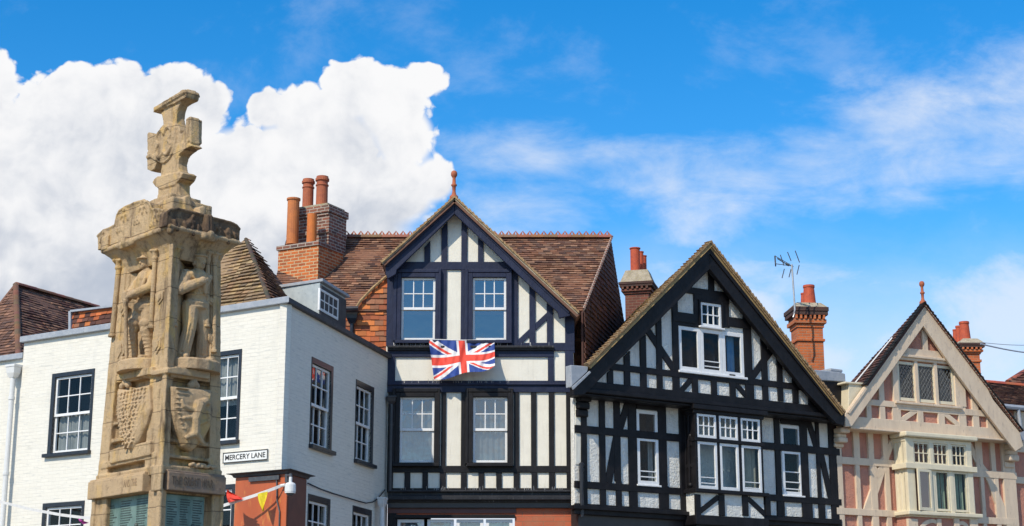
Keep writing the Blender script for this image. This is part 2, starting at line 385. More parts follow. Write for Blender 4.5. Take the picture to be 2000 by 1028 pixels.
def build_world():
    w = bpy.data.worlds.new("World"); SC.world = w; w.use_nodes = True
    t = NT(w.node_tree); t.N.clear()
    out = t.new('ShaderNodeOutputWorld'); bg = t.new('ShaderNodeBackground'); t.L.new(bg.outputs[0], out.inputs[0])
    STR = .10; bg.inputs[1].default_value = STR
    sky = t.new('ShaderNodeTexSky', sky_type='NISHITA'); sky.sun_disc = False
    sky.sun_elevation = R(SUN_EL); sky.sun_rotation = R(SUN_AZ); sky.altitude = 0; sky.air_density = 1.0; sky.dust_density = .3; sky.ozone_density = 3.0
    hs = t.new('ShaderNodeHueSaturation'); hs.inputs['Saturation'].default_value = SKY_SAT; hs.inputs['Value'].default_value = SKY_VAL; hs.inputs['Hue'].default_value = SKY_HUE
    t.L.new(sky.outputs[0], hs.inputs['Color']); base = hs.outputs[0]
    co = t.new('ShaderNodeTexCoord').outputs['Generated']
    sx = t.new('ShaderNodeSeparateXYZ'); t.L.new(co, sx.inputs[0]); X, Y, Z = sx.outputs
    front = t.ss(Y, .25, .4)
    ym = t.M('MAXIMUM', Y, .12); U = t.M('DIVIDE', X, ym); V = t.M('DIVIDE', Z, ym)
    cb = t.new('ShaderNodeCombineXYZ'); t.L.new(U, cb.inputs[0]); t.L.new(V, cb.inputs[1]); P = cb.outputs[0]
    def uv(px, py):
        r = ray(px, py); return r.x / r.y, r.z / r.y
    def field(discs, SM=.12):
        acc = None
        for px, py, rx, ry in discs:
            u, v = uv(px, py); k = 1.06 / FPX
            a = t.M('MULTIPLY', t.M('SUBTRACT', U, u), 1 / (rx * k)); b = t.M('MULTIPLY', t.M('SUBTRACT', V, v), 1 / (ry * k))
            d = t.M('ADD', t.M('MULTIPLY', a, a), t.M('MULTIPLY', b, b))
            f = t.M('SUBTRACT', 1, d)
            acc = f if acc is None else t.M('SMOOTH_MAX', acc, f, SM)
        return acc
    cum = [(-30, 180, 78, 122), (20, 330, 190, 200), (120, 230, 130, 112), (225, 215, 110, 95), (335, 185, 70, 75), (382, 218, 74, 80),
           (330, 330, 160, 170), (195, 300, 120, 110), (465, 312, 85, 85), (535, 290, 70, 60), (140, 440, 260, 200), (470, 400, 130, 145), (524, 214, 44, 52), (590, 225, 80, 80), (690, 180, 78, 76), (640, 310, 150, 150),
           (765, 215, 85, 92), (838, 158, 46, 40), (790, 270, 75, 85), (770, 370, 112, 95), (850, 350, 50, 58), (620, 450, 230, 130), (380, 520, 330, 150), (90, 570, 260, 130)]
    # billowing edge: several octaves of rounded puffs
    def puffs(vec):
        acc = None
        for sc, amp in ((13, 1.1), (30, .85), (68, .62), (150, .40)):
            v = t.new('ShaderNodeTexVoronoi', feature='F1', voronoi_dimensions='2D'); v.inputs['Scale'].default_value = sc
            t.L.new(vec, v.inputs['Vector'])
            x = t.M('MULTIPLY', t.M('SUBTRACT', .42, v.outputs['Distance']), amp)
            acc = x if acc is None else t.M('ADD', acc, x)
        n = t.M('MULTIPLY', t.M('SUBTRACT', t.noise(vec, 26, 8, .62, dim='2D'), .5), 1.5)
        return t.M('ADD', acc, n)
    warp = t.new('ShaderNodeVectorMath', operation='ADD')
    nz = t.new('ShaderNodeTexNoise', noise_dimensions='2D'); nz.inputs['Scale'].default_value = 14; nz.inputs['Detail'].default_value = 5; t.L.new(P, nz.inputs['Vector'])
    sb = t.new('ShaderNodeVectorMath', operation='SUBTRACT'); t.L.new(nz.outputs['Color'], sb.inputs[0]); sb.inputs[1].default_value = (.5, .5, .5)
    scl = t.new('ShaderNodeVectorMath', operation='SCALE'); t.L.new(sb.outputs[0], scl.inputs[0]); scl.inputs['Scale'].default_value = .025
    t.L.new(P, warp.inputs[0]); t.L.new(scl.outputs[0], warp.inputs[1]); PW = warp.outputs[0]
    f0 = t.M('SUBTRACT', field(cum, .35), .06); pf = puffs(PW)
    dens = t.M('ADD', f0, t.M('MULTIPLY', pf, .66))
    # body: soft toward the base, crisp along the sunlit crown
    edge = t.M('MULTIPLY', t.ss(V, .235, .335), 1.0)
    lo_ = t.M('SUBTRACT', dens, .02)
    width = t.M('SUBTRACT', .75, t.M('MULTIPLY', edge, .52))
    mask = t.M('DIVIDE', lo_, width, clamp=True)
    mask = t.M('MULTIPLY', t.M('MULTIPLY', mask, mask), t.M('SUBTRACT', 3, t.M('MULTIPLY', mask, 2)))
    mask = t.M('MAXIMUM', mask, t.ss(f0, .22, .60))
    # form: billows seen from the sun's side, thicker and greyer toward the base
    def big(v): return t.M('ADD', t.noise(v, 8, 3, .5, dim='2D'), t.M('MULTIPLY', t.noise(v, 22, 6, .6, dim='2D'), .55))
    rel2 = t.M('SUBTRACT', big(PW), big(t.mapping(PW, loc=(-.016, .022, 0))))
    off = t.mapping(PW, loc=(-.006, .009, 0)); pf2 = puffs(off)
    rel = t.M('SUBTRACT', pf, pf2)
    low = t.noise(P, 7, 5, .55, dim='2D')
    shade = t.M('ADD', .44, t.M('ADD', t.M('MULTIPLY', rel2, 1.05), t.M('MULTIPLY', rel, .10)))
    shade = t.M('ADD', shade, t.M('MULTIPLY', t.M('SUBTRACT', low, .5), .55))
    shade = t.M('ADD', shade, t.M('MULTIPLY', t.ss(V, .205, .335), .54))
    shade = t.M('ADD', shade, t.M('MULTIPLY', t.ss(f0, .55, .0), .16))
    ccol = t.mix(t.ss(shade, .30, 1.10), (.50 / STR, .555 / STR, .655 / STR), (.955 / STR, .955 / STR, .965 / STR))
    # high streaks
    rot = t.mapping(P, (1, 2.3, 1), (0, 0, 0), (0, 0, R(-13)))
    c1 = t.noise(rot, 13, 9, .60, .25, dim='2D')
    rot2 = t.mapping(P, (1, 1.5, 1), (2, 1, 0), (0, 0, R(28)))
    c2 = t.noise(rot2, 9, 8, .62, .15, dim='2D')
    cir = [(1900, 270, 380, 130), (1650, 320, 330, 100), (1380, 330, 320, 90), (1220, 305, 170, 55), (1370, 400, 130, 75), (2000, 150, 160, 110),
           (1010, 300, 220, 70), (1020, 400, 220, 60), (1850, 660, 420, 90), (1480, 560, 260, 60), (900, 460, 160, 90), (1800, 700, 420, 110), (1960, 610, 260, 110), (1620, 690, 260, 70), (1440, 640, 150, 50)]
    cf = field(cir)
    cd = t.M('ADD', t.M('MULTIPLY', cf, .55), t.M('ADD', t.M('MULTIPLY', t.M('SUBTRACT', c1, .5), 1.5), t.M('MULTIPLY', t.M('SUBTRACT', c2, .5), 1.0)))
    cm = t.M('ADD', t.M('MULTIPLY', t.ss(cd, -.15, 1.15), .74), t.M('MULTIPLY', t.ss(c2, .50, .78), .16))
    near_h = t.M('MULTIPLY', t.M('ADD', t.ss(V, .30, .11), t.M('MULTIPLY', t.M('SUBTRACT', c2, .5), .5)), t.M('MULTIPLY', t.ss(V, .31, .22), .98))
    lowc = field([(1850, 700, 330, 110), (1970, 620, 210, 120), (1640, 705, 190, 70), (1450, 600, 130, 45)], .2)
    lm_ = t.M('MULTIPLY', t.ss(t.M('ADD', lowc, t.M('MULTIPLY', t.M('SUBTRACT', c2, .5), 2.2)), -.15, .95), .78)
    cm = t.M('MAXIMUM', t.M('MAXIMUM', cm, near_h), lm_)
    col = t.mix(cm, base, (.80 / STR, .86 / STR, .96 / STR))
    col = t.mix(mask, col, ccol)
    colf = t.mix(front, base, col)
    # the rest of the dome: broken cloud, seen in window panes
    bn = t.noise(co, 3.2, 8, .6, .3)
    band = t.M('SUBTRACT', t.ss(Z, .175, .225), t.ss(Z, .32, .42))
    bn = t.M('SUBTRACT', bn, t.M('MULTIPLY', band, .22))
    bm_ = t.M('MULTIPLY', t.ss(bn, .50, .64), t.M('SUBTRACT', 1, front))
    bcol = t.mix(t.ss(t.noise(co, 6, 5), .35, .65), (.62 / STR, .66 / STR, .74 / STR), (1.0 / STR, 1.0 / STR, 1.0 / STR))
    colf = t.mix(bm_, colf, bcol)
    t.L.new(colf, bg.inputs[0])
SKY_SAT, SKY_VAL, SKY_HUE = 1.44, 1.9, .5
build_world()
SC.world.cycles.sampling_method = 'MANUAL'; SC.world.cycles.sample_map_resolution = 256
SC.view_settings.view_transform = 'Standard'; SC.view_settings.look = 'None'; SC.view_settings.exposure = 0; SC.view_settings.gamma = 1
SC.cycles.use_denoising = True; SC.cycles.max_bounces = 6; SC.cycles.transparent_max_bounces = 8; SC.cycles.diffuse_bounces = 3; SC.cycles.glossy_bounces = 3
SC.cycles.caustics_reflective = False; SC.cycles.caustics_refractive = False

# ------------------------------------------------------------------ builders for walls, windows, roofs
def wall(name, th, F, z0, top, holes, off, mat, thick=.14, label=None):
    """vertical wall under a top outline (list of u,z), with openings and their reveals"""
    mb = MB(); us = sorted({round(u, 4) for u, z in top} | {round(x, 4) for h in holes for x in h[:2] if top[0][0] < x < top[-1][0]})
    def tz(u):
        for (a, za), (b, zb) in zip(top, top[1:]):
            if a <= u <= b + 1e-6: return za + (zb - za) * (u - a) / max(b - a, 1e-6)
        return top[-1][1]
    for ua, ub in zip(us, us[1:]):
        if ub - ua < 1e-4: continue
        um = (ua + ub) / 2; hs = sorted([h for h in holes if h[0] < um < h[1]], key=lambda h: h[2]); zc = z0
        for h in hs:
            if h[2] > zc: mb.poly([F.P(ua, zc, off), F.P(ub, zc, off), F.P(ub, h[2], off), F.P(ua, h[2], off)])
            zc = max(zc, h[3])
        mb.poly([F.P(ua, zc, off), F.P(ub, zc, off), F.P(ub, tz(ub - 1e-5), off), F.P(ua, tz(ua + 1e-5), off)])
    b = off - thick
    for u0, u1, h0, h1 in holes:
        for (ua, za), (ub, zb) in (((u0, h0), (u1, h0)), ((u1, h0), (u1, h1)), ((u1, h1), (u0, h1)), ((u0, h1), (u0, h0))):
            mb.poly([F.P(ua, za, off), F.P(ub, zb, off), F.P(ub, zb, b), F.P(ua, za, b)])
    # ends and back skin edge
    (ua, za), (ub, zb) = top[0], top[-1]
    mb.poly([F.P(ua, z0, off), F.P(ua, za, off), F.P(ua, za, b), F.P(ua, z0, b)]); mb.poly([F.P(ub, z0, off), F.P(ub, zb, off), F.P(ub, zb, b), F.P(ub, z0, b)])
    for (a, za), (c, zc) in zip(top, top[1:]): mb.poly([F.P(a, za, off), F.P(c, zc, off), F.P(c, zc, b), F.P(a, za, b)])
    return mb.build(name, mat, th, recalc=False, label=label)

def ring(mb, F, u0, u1, z0, z1, w, o0, o1):
    """rectangular frame: stiles run full height, rails butt between them"""
    wl, wr, wb, wt = w if isinstance(w, tuple) else (w,) * 4
    mb.box(F, u0, u0 + wl, z0, z1, o0, o1); mb.box(F, u1 - wr, u1, z0, z1, o0, o1)
    if wb: mb.box(F, u0 + wl, u1 - wr, z0, z0 + wb, o0, o1 - .0015)
    if wt: mb.box(F, u0 + wl, u1 - wr, z1 - wt, z1, o0, o1 - .0015)

def window(th, F, r, off, sashes, frame='frame', glass='glass', surround=None, sill=None, recess=.02, curtain=None, name='window', stile=.05, bar=.022, room=True, label=None, deep=.7):
    """one window: casing ring, sashes with glazing bars, panes, surround, sill and the room behind.
    sashes: (f0,f1,cols,rows,set-back, stile scale) fractions of the height from the bottom"""
    u0, u1, z0, z1 = r; h = z1 - z0
    mb = MB(); pn = MB()
    for sa in sashes:
        f0, f1, c, rw, back = sa[:5]; st = stile * (sa[5] if len(sa) > 5 else 1)
        a, b = z0 + h * f0, z0 + h * f1
        g0, g1 = (sa[6], sa[7]) if len(sa) > 7 else (0, 1)
        x0, x1 = u0 + (u1 - u0) * g0, u0 + (u1 - u0) * g1
        o1 = off - recess - back; o0 = o1 - .045
        ring(mb, F, x0, x1, a, b, (st, st, st * 1.15, st), o0, o1)
        for k in range(1, c):
            x = x0 + st + (x1 - x0 - 2 * st) * k / c; mb.box(F, x - bar / 2, x + bar / 2, a + st, b - st, o0 + .008, o1 - .006)
        rws = rw if isinstance(rw, (list, tuple)) else [k / rw for k in range(1, rw)]
        for k in rws:
            z = a + st * 1.15 + (b - a - 2.15 * st) * k; mb.box(F, x0 + st, x1 - st, z - bar / 2, z + bar / 2, o0 + .010, o1 - .008)
        e = st * .6; om = o0 + .018
        pn.poly([F.P(x0 + e, a + e, om), F.P(x1 - e, a + e, om), F.P(x1 - e, b - e, om), F.P(x0 + e, b - e, om)])
    w = mb.build(name, MT[frame], th, bevel=.004, label=label)
    pn.build('pane', MT[glass], w, recalc=False)
    if surround:
        wl, wr, wt, wb, o0, o1, m = surround; sm = MB()
        ring(sm, F, u0 - wl, u1 + wr, z0 - wb, z1 + wt, (wl, wr, wb, wt), off + o0, off + o1)
        if len(surround) == 7 and o1 - o0 > .05: pass
        sm.build('window_surround', MT[m], w, bevel=.01)
    if sill:
        el, er, hh, pr, m = sill; s2 = MB(); s2.box(F, u0 - el, u1 + er, z0 - hh - (surround[3] if surround else 0), z0 - (surround[3] if surround else 0), off - .1, off + pr)
        s2.build('sill', MT[m], w, bevel=.008)
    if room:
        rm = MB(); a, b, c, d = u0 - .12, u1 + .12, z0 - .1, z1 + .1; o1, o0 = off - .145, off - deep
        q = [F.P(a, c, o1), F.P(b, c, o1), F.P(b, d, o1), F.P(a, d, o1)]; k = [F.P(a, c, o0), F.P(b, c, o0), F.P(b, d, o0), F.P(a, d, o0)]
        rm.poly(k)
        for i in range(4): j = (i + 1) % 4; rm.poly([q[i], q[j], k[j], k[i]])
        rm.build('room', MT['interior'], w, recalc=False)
    for cu in (curtain or []):
        g0, g1, f0, f1, m = cu; cm = MB(); n = max(8, int((g1 - g0) * (u1 - u0) * 40)); prev = None
        for k in range(n + 1):
            x = u0 + (u1 - u0) * (g0 + (g1 - g0) * k / n); o = off - .165 + .018 * sin(k * 1.3) + .008 * sin(k * .53 + 1)
            cur = (F.P(x, z0 + h * f0, o), F.P(x, z0 + h * f1, o))
            if prev: cm.poly([prev[0], cur[0], cur[1], prev[1]])
            prev = cur
        cm.build('blind' if m == 'curtain' else 'curtain', MT[m], w, smooth=True)
    return w

PAL = {'tile': [(.22, .10, .055), (.155, .07, .043), (.26, .13, .075), (.115, .058, .042), (.30, .165, .10), (.19, .085, .05), (.17, .095, .065)],
       'old': [(.29, .195, .11), (.35, .25, .135), (.24, .16, .09), (.37, .25, .12), (.20, .145, .095), (.31, .19, .10)],
       'dark': [(.065, .026, .02), (.09, .034, .024), (.05, .022, .018), (.11, .045, .03)],
       'brown': [(.17, .085, .055), (.13, .065, .045), (.21, .105, .065), (.10, .055, .042), (.25, .13, .08)],
       'hung': [(.52, .14, .04), (.44, .115, .035), (.36, .10, .04), (.28, .085, .04), (.57, .18, .05), (.30, .13, .07)],
       'lichen': [(.36, .24, .10), (.42, .29, .11), (.28, .19, .09), (.22, .15, .09)]}

def tiles(name, th, poly, mat, pal, gauge=.105, width=.17, lift=.030, sag=.012, seed=1, deck=.08, jit=.007, label=None):
    """plain tiling laid course by course on a sloping (or vertical) polygon"""
    r = random.Random(seed); poly = [Vector(p) for p in poly]
    n = Vector((0, 0, 0))
    for a, b in zip(poly, poly[1:] + poly[:1]): n += a.cross(b)
    n.normalize()
    if n.dot(CAM + Vector((0, 0, 30)) - poly[0]) < 0: n = -n
    e = n.cross(Vector((0, 0, 1))); e = e.normalized(); up = n.cross(e)
    if up.z < 0: up = -up
    o = poly[0]; pts = [((p - o).dot(e), (p - o).dot(up)) for p in poly]
    t0, t1 = min(p[1] for p in pts), max(p[1] for p in pts)
    def span(t):
        xs = []
        for (a, ta), (b, tb) in zip(pts, pts[1:] + pts[:1]):
            if (ta - t) * (tb - t) < 0: xs.append(a + (b - a) * (t - ta) / (tb - ta))
        xs.sort(); return (xs[0], xs[-1]) if len(xs) >= 2 else None
    mb = MB(); mb.hexa([p - n * deck for p in poly], [p - n * .004 for p in poly]) if deck else None
    for k in range(len(mb.c)): mb.c[k] = pal[0]
    W = lambda s_, t_, h: o + e * s_ + up * t_ + n * h
    k = 0; t = t0
    while t < t1 - .03:
        sp_ = span(min(t + gauge * .5, t1 - .005)); k += 1
        if sp_:
            a, b = sp_; s_ = a - (width * .5 if k % 2 else 0) - r.random() * .02
            rowh = r.uniform(-.003, .004)
            while s_ < b:
                sa, sb = max(s_ + .002, a), min(s_ + width - .002, b); s_ += width
                if sb - sa < .02: continue
                sg = sag * mnoise.noise(Vector((sa * .9, t * .9, seed * 3.7))) * 2
                h0 = lift + rowh + r.uniform(-jit, jit) + sg; h1 = .006 + sg; dt = r.uniform(-.007, .007) - (.03 if r.random() < .012 else 0)
                c = list(r.choice(pal)); v = r.uniform(.74, 1.22); mb.col = tuple(x * v for x in c)
                tw = r.uniform(-.003, .003); te = min(t + gauge * 1.02, t1)
                q = [W(sa, t + dt, h0 + tw), W(sb, t + dt, h0 - tw), W(sb, te, h1), W(sa, te, h1), W(sa, t + dt, h0 + tw - .022), W(sb, t + dt, h0 - tw - .022), W(sb, te, h1 - .02), W(sa, te, h1 - .02)]
                i = mb.add(q)
                mb.face([i, i + 1, i + 2, i + 3]); mb.face([i + 4, i + 5, i + 1, i]); mb.face([i, i + 3, i + 7, i + 4]); mb.face([i + 1, i + 5, i + 6, i + 2])
        t += gauge
    return mb.build(name, mat, th, recalc=True, label=label)

def halftube(mb, path, r, n=6, seg=.33, col=None, seed=3):
    """row of half round ridge or hip tiles along a path of two points"""
    rr = random.Random(seed); a, b = Vector(path[0]), Vector(path[1]); L = (b - a).length; t = (b - a).normalized()
    side = t.cross(Vector((0, 0, 1))).normalized(); up = side.cross(t).normalized(); m = max(1, int(L / seg))
    for k in range(m):
        p, q = a + t * (L * k / m), a + t * (L * (k + 1) / m + .012); r1 = r * rr.uniform(.97, 1.03); mb.col = tuple(x * rr.uniform(.8, 1.15) for x in (col or (.25, .1, .06)))
        R0 = [p + side * r1 * cos(pi * i / n) + up * r1 * sin(pi * i / n) * .8 for i in range(n + 1)]
        R1 = [q + side * r1 * 1.06 * cos(pi * i / n) + up * r1 * 1.06 * sin(pi * i / n) * .8 for i in range(n + 1)]
        mb.loft([R0, R1])

def pot(th_part, c, prof, mat, n=18, label=None, lean=(0, 0)):
    mb = MB(); mb.lathe(c, prof, n, lean=lean)
    r, z = prof[-1]
    return mb.build('chimney_pot', mat, th_part, smooth=False, bevel=.0, label=label)

class Timber:
    """timber members laid on a facade from photo coordinates; every member is one part"""
    def __init__(s, th, F, mat, off): s.th, s.F, s.mat, s.off = th, F, mat, off; s.k = 0; s.lift = 0
    def _o(s, base):
        s.k += 1; return s.off + s.lift + base + (s.k % 7) * .0006
    def post(s, x0, x1, y0, y1, pr=.038, name='timber_post', top=None):
        u0, u1, z0, z1 = s.F.rect(x0, y0, x1, y1, s.off); mb = MB()
        o1 = s._o(pr)
        if top: # sloping head: photo rows at left and right
            pts = [(u0, z0), (u1, z0), (u1, s.F.q(x1, top[1], s.off)[1]), (u0, s.F.q(x0, top[0], s.off)[1])]
            mb.prism(s.F, pts, s.off - .02, o1)
        else: mb.box(s.F, u0, u1, z0, z1, s.off - .02, o1)
        return mb.build(name, s.mat, s.th, bevel=.006)
    def beam(s, x0, x1, yt, yb, xr=None, pr=.046, name='timber_beam'):
        xr = (x0 + x1) / 2 if xr is None else xr
        zt, zb = s.F.q(xr, yt, s.off)[1], s.F.q(xr, yb, s.off)[1]
        u0, u1 = s.F.q(x0, (yt + yb) / 2, s.off)[0], s.F.q(x1, (yt + yb) / 2, s.off)[0]
        mb = MB(); mb.box(s.F, u0, u1, zb, zt, s.off - .02, s._o(pr)); return mb.build(name, s.mat, s.th, bevel=.006)
    def brace(s, xa, ya, xb, yb, w, pr=.030, name='timber_brace', bow=0.0):
        a, b = Vector(s.F.q(xa, ya, s.off)), Vector(s.F.q(xb, yb, s.off)); t = (b - a).normalized(); n = Vector((-t.y, t.x)) * (w / 2)
        mb = MB()
        if bow:
            N = 8; L, Rr = [], []
            for k in range(N + 1):
                c = a.lerp(b, k / N) + Vector((-t.y, t.x)) * bow * sin(pi * k / N); L.append(c + n); Rr.append(c - n)
            mb.prism(s.F, [tuple(p) for p in L + Rr[::-1]], s.off - .02, s._o(pr))
        else: mb.prism(s.F, [tuple(a + n), tuple(b + n), tuple(b - n), tuple(a - n)], s.off - .02, s._o(pr))
        return mb.build(name, s.mat, s.th, bevel=.005)
    def curve(s, pts, w, pr=.030, name='timber_brace'):
        P2 = [Vector(s.F.q(x, y, s.off)) for x, y in pts]; n = len(P2); fine = []
        for k in range(n - 1):          # Catmull-Rom through the photo points
            a, b, c, d = P2[max(k - 1, 0)], P2[k], P2[k + 1], P2[min(k + 2, n - 1)]
            for i in range(5): f = i / 5; fine.append(.5 * ((2 * b) + (c - a) * f + (2 * a - 5 * b + 4 * c - d) * f * f + (3 * b - a - 3 * c + d) * f ** 3))
        fine.append(P2[-1]); L, Rr = [], []; N = len(fine)
        for k, p in enumerate(fine):
            t = (fine[min(k + 1, N - 1)] - fine[max(k - 1, 0)]).normalized(); m = Vector((-t.y, t.x)) * (w[0] + (w[1] - w[0]) * k / (N - 1)) / 2
            L.append(tuple(p + m)); Rr.append(tuple(p - m))
        mb = MB(); mb.prism(s.F, L + Rr[::-1], s.off - .02, s._o(pr)); return mb.build(name, s.mat, s.th, bevel=.005)
    def poly(s, pts, pr, name, back=.02, bevel=.006):
        mb = MB(); mb.prism(s.F, s.F.qs(pts, s.off), s.off - back, s._o(pr)); return mb.build(name, s.mat, s.th, bevel=bevel)
# ------------------------------------------------------------------ ground
g = MB(); g.poly([(-3000, -3000, 0), (3000, -3000, 0), (3000, 3000, 0), (-3000, 3000, 0)])
go = g.build('ground', MT['paving'], recalc=False); go['kind'] = 'structure'

def quadrect(F, tl, tr, br, bl, off=0):
    a, b, c, d = [F.q(*p, off) for p in (tl, tr, br, bl)]
    return ((a[0] + d[0]) / 2, (b[0] + c[0]) / 2, (c[1] + d[1]) / 2, (a[1] + b[1]) / 2)

def at_z(px, py, z):
    r = ray(px, py); return CAM + r * ((z - CAM.z) / r.z)

# ================================================================== central half-timbered house
CE = Face(0, 36.4, 90)
H1 = thing('timbered_house', 'navy and white half-timbered house with a flag hanging below its top windows', 'house', (0, 37, 0), group='half-timbered houses in a row')
navy, black = MT['navy'], MT['black']
sash_top = [(.0, .515, 1, 1, .035), (.485, 1, 3, 2, 0)]
wl = [((783.6, 542.5), (850, 542.5), (850, 664.4), (783.6, 664.4)), ((923, 542.5), (988.7, 542.5), (988.7, 664.4), (923, 664.4)),
      ((780.8, 776), (847.6, 776), (848.3, 904), (780.4, 904)), ((923.4, 776), (990.6, 776), (991.2, 904), (923.8, 904))]
wr = [quadrect(CE, *w, .06) for w in wl]
zb = CE.q(900, 985)[1]
top = CE.qs([(757, 531), (887.5, 404), (1120, 622)])
wall('plaster_wall', H1, CE, zb, top, wr, 0, MT['plaster'])
for i, r in enumerate(wr):
    up = i < 2
    window(H1, CE, r, .06, sash_top, glass='glass_sky', stile=.052, bar=.024,
           surround=(.10, .10, .10, .02, -.08, .055, 'navy' if up else 'black'), sill=(.13, .13, .07, .12, 'navy' if up else 'black'), recess=.03,
           curtain=None if up else [(.03, .97, .02, .74 if i == 3 else .80, 'curtain')])
    # moulded architrave standing out round the casing
    u0, u1, z0, z1 = r; mb = MB(); ring(mb, CE, u0 - .17, u1 + .13, z0 - .03, z1 + .19, (.07, .05, 0, .085), -.02, .13)
    mb.build('architrave', navy if up else black, H1, bevel=.012)
T = Timber(H1, CE, navy, 0)
T.post(755.5, 771.5, 533, 676); T.post(1103.5, 1122, 615, 690)
for x0, x1, t0, t1 in ((829, 840.5, 484, 471), (862, 874, 448, 434), (901, 912.6, 426, 438), (933.6, 944, 461, 472)): T.post(x0, x1, 460, 516, top=(t0, t1))
T.beam(772, 1003, 512.5, 528)
T.post(860, 872, 526, 672); T.post(900, 913, 526, 672); T.post(999, 1011.6, 526, 672)
T.post(771.5, 776, 526, 672); T.post(1033.8, 1045.6, 600, 672, top=(556, 566)); T.post(1068, 1080, 620, 672, top=(590, 602))
T.brace(1011, 672, 1078, 609, .125)
T.beam(757, 1122, 670.5, 686); T.beam(757, 1082, 684, 698, pr=.052); T.post(1070, 1081.6, 686, 750)
T.post(757, 772, 690, 752); T.post(1103.5, 1120, 686, 750)
T.beam(757, 1120, 744.5, 767, pr=.05)
T.mat = black
T.post(757, 769, 764, 962); T.post(862, 871, 764, 914); T.post(900.4, 909, 764, 914); T.post(1004, 1013.7, 764, 914); T.post(1037, 1047.7, 764, 914)
T.post(1071.8, 1082.4, 764, 914); T.post(1106, 1119, 764, 962)
T.beam(757, 1119, 910.5, 923.5)
for a, b in ((790, 801.5), (825, 836), (859, 871), (900, 912), (934.4, 946), (969, 980), (1003, 1015), (1038, 1049.5), (1072, 1084)): T.post(a, b, 922, 956)
T.beam(757, 1119, 954, 964)
# horizontal mouldings: window ledge, cornice and frieze
def moulding(th, F, name, x0, x1, rows, mat, xr=None):
    mb = MB()
    for yt, yb, o0, o1 in rows:
        zt, zb_ = F.q(xr or (x0 + x1) / 2, yt, o1)[1], F.q(xr or (x0 + x1) / 2, yb, o1)[1]
        mb.box(F, F.q(x0, yt, o1)[0], F.q(x1, yt, o1)[0], zb_, zt, o0, o1)
    return mb.build(name, mat, th, bevel=.012)
moulding(H1, CE, 'ledge', 757, 1082, [(675, 679.5, -.01, .17), (679.2, 684, -.01, .12)], MT['ledge_paint'])
moulding(H1, CE, 'drip_moulding', 757, 1112, [(748, 752, -.01, .10)], navy)
moulding(H1, CE, 'cornice', 757, 1133, [(957, 961, -.01, .20), (961, 968.5, -.01, .13), (968, 976.5, -.01, .27), (976.2, 981, -.01, .17)], MT['ledge_paint'])
moulding(H1, CE, 'frieze', 757, 1119, [(980.5, 992.5, -.01, .10)], MT['shop'])
# bird spikes on the ledges
mb = MB(); rs = random.Random(4)
for y, x0, x1, o in ((675, 770, 1075, .13), (957, 770, 1120, .17), (747.5, 790, 1000, .08)):
    x = x0
    while x < x1:
        u, z = CE.q(x, y, o)
        if rs.random() < .7: mb.tube([CE.P(u, z - .02, o), CE.P(u + rs.uniform(-.02, .02), z + rs.uniform(.05, .09), o + rs.uniform(-.04, .04))], .004, 4)
        x += rs.choice((3, 4, 5, 14))
mb.build('bird_spikes', MT['grey_metal'], H1, kind='stuff')
# brick lower storey with its row of casements
zt = CE.q(900, 991)[1]; cw = []
for a, b in ((776, 828), (834.5, 886), (891.5, 944), (949, 1001)):
    u0, u1 = CE.q(a, 1020, -.02)[0], CE.q(b, 1020, -.02)[0]; cw.append((u0, u1, zt - 1.75, CE.q(900, 1014.5, -.02)[1]))
hole = (cw[0][0] - .05, cw[-1][1] + .05, cw[0][2] - .05, cw[0][3] + .06)
wall('brick_wall', H1, CE, 0, [(CE.q(757, 1000)[0], zt), (CE.q(1119.4, 1000)[0], zt)], [hole], 0, MT['red_brick'])
for k, r in enumerate(cw): window(H1, CE, r, -.02, [(0, 1, 1, 1, 0)], stile=.07, glass='glass_sky', room=(k == 0), curtain=[(0, 1, 0, 1, 'blue_curtain_reflection' if k == 0 else 'curtain')] if k != 3 else [(0, 1, 0, .97, 'curtain')])  # first casement's blue sheet stands in for a blue reflection, no curtain there
T2 = Timber(H1, CE, MT['maroon'], 0); T2.beam(757, 1008, 992.6, 1003, pr=.03, name='lintel')
T2.mat = black; T2.beam(770, 1006, 1006, 1012.5, pr=.05, name='window_head'); T2.post(757, 774, 1003, 1100, pr=.03)
# bargeboards
def barges(th, F, L, Rr, mat, o0, o1, name='bargeboard'):
    for pts in (L, Rr):
        mb = MB(); mb.prism(F, F.qs(pts, o1), o0, o1); mb.build(name, mat, th, bevel=.012)
barges(H1, CE, [(888, 393), (887.6, 418), (775, 527), (773, 536), (757, 545), (753, 535), (753, 517)], [(888, 393), (1113, 605), (1114, 617), (1092, 622), (1089, 610), (887.6, 418)], navy, .24, .32)
mb = MB(); mb.prism(CE, CE.qs([(888, 397), (1112, 609), (1110, 612), (888, 402)], .34), .32, .345); mb.prism(CE, CE.qs([(887.5, 397), (887.5, 402), (757, 521), (753, 518)], .34), .32, .345); mb.build('barge_moulding', navy, H1)
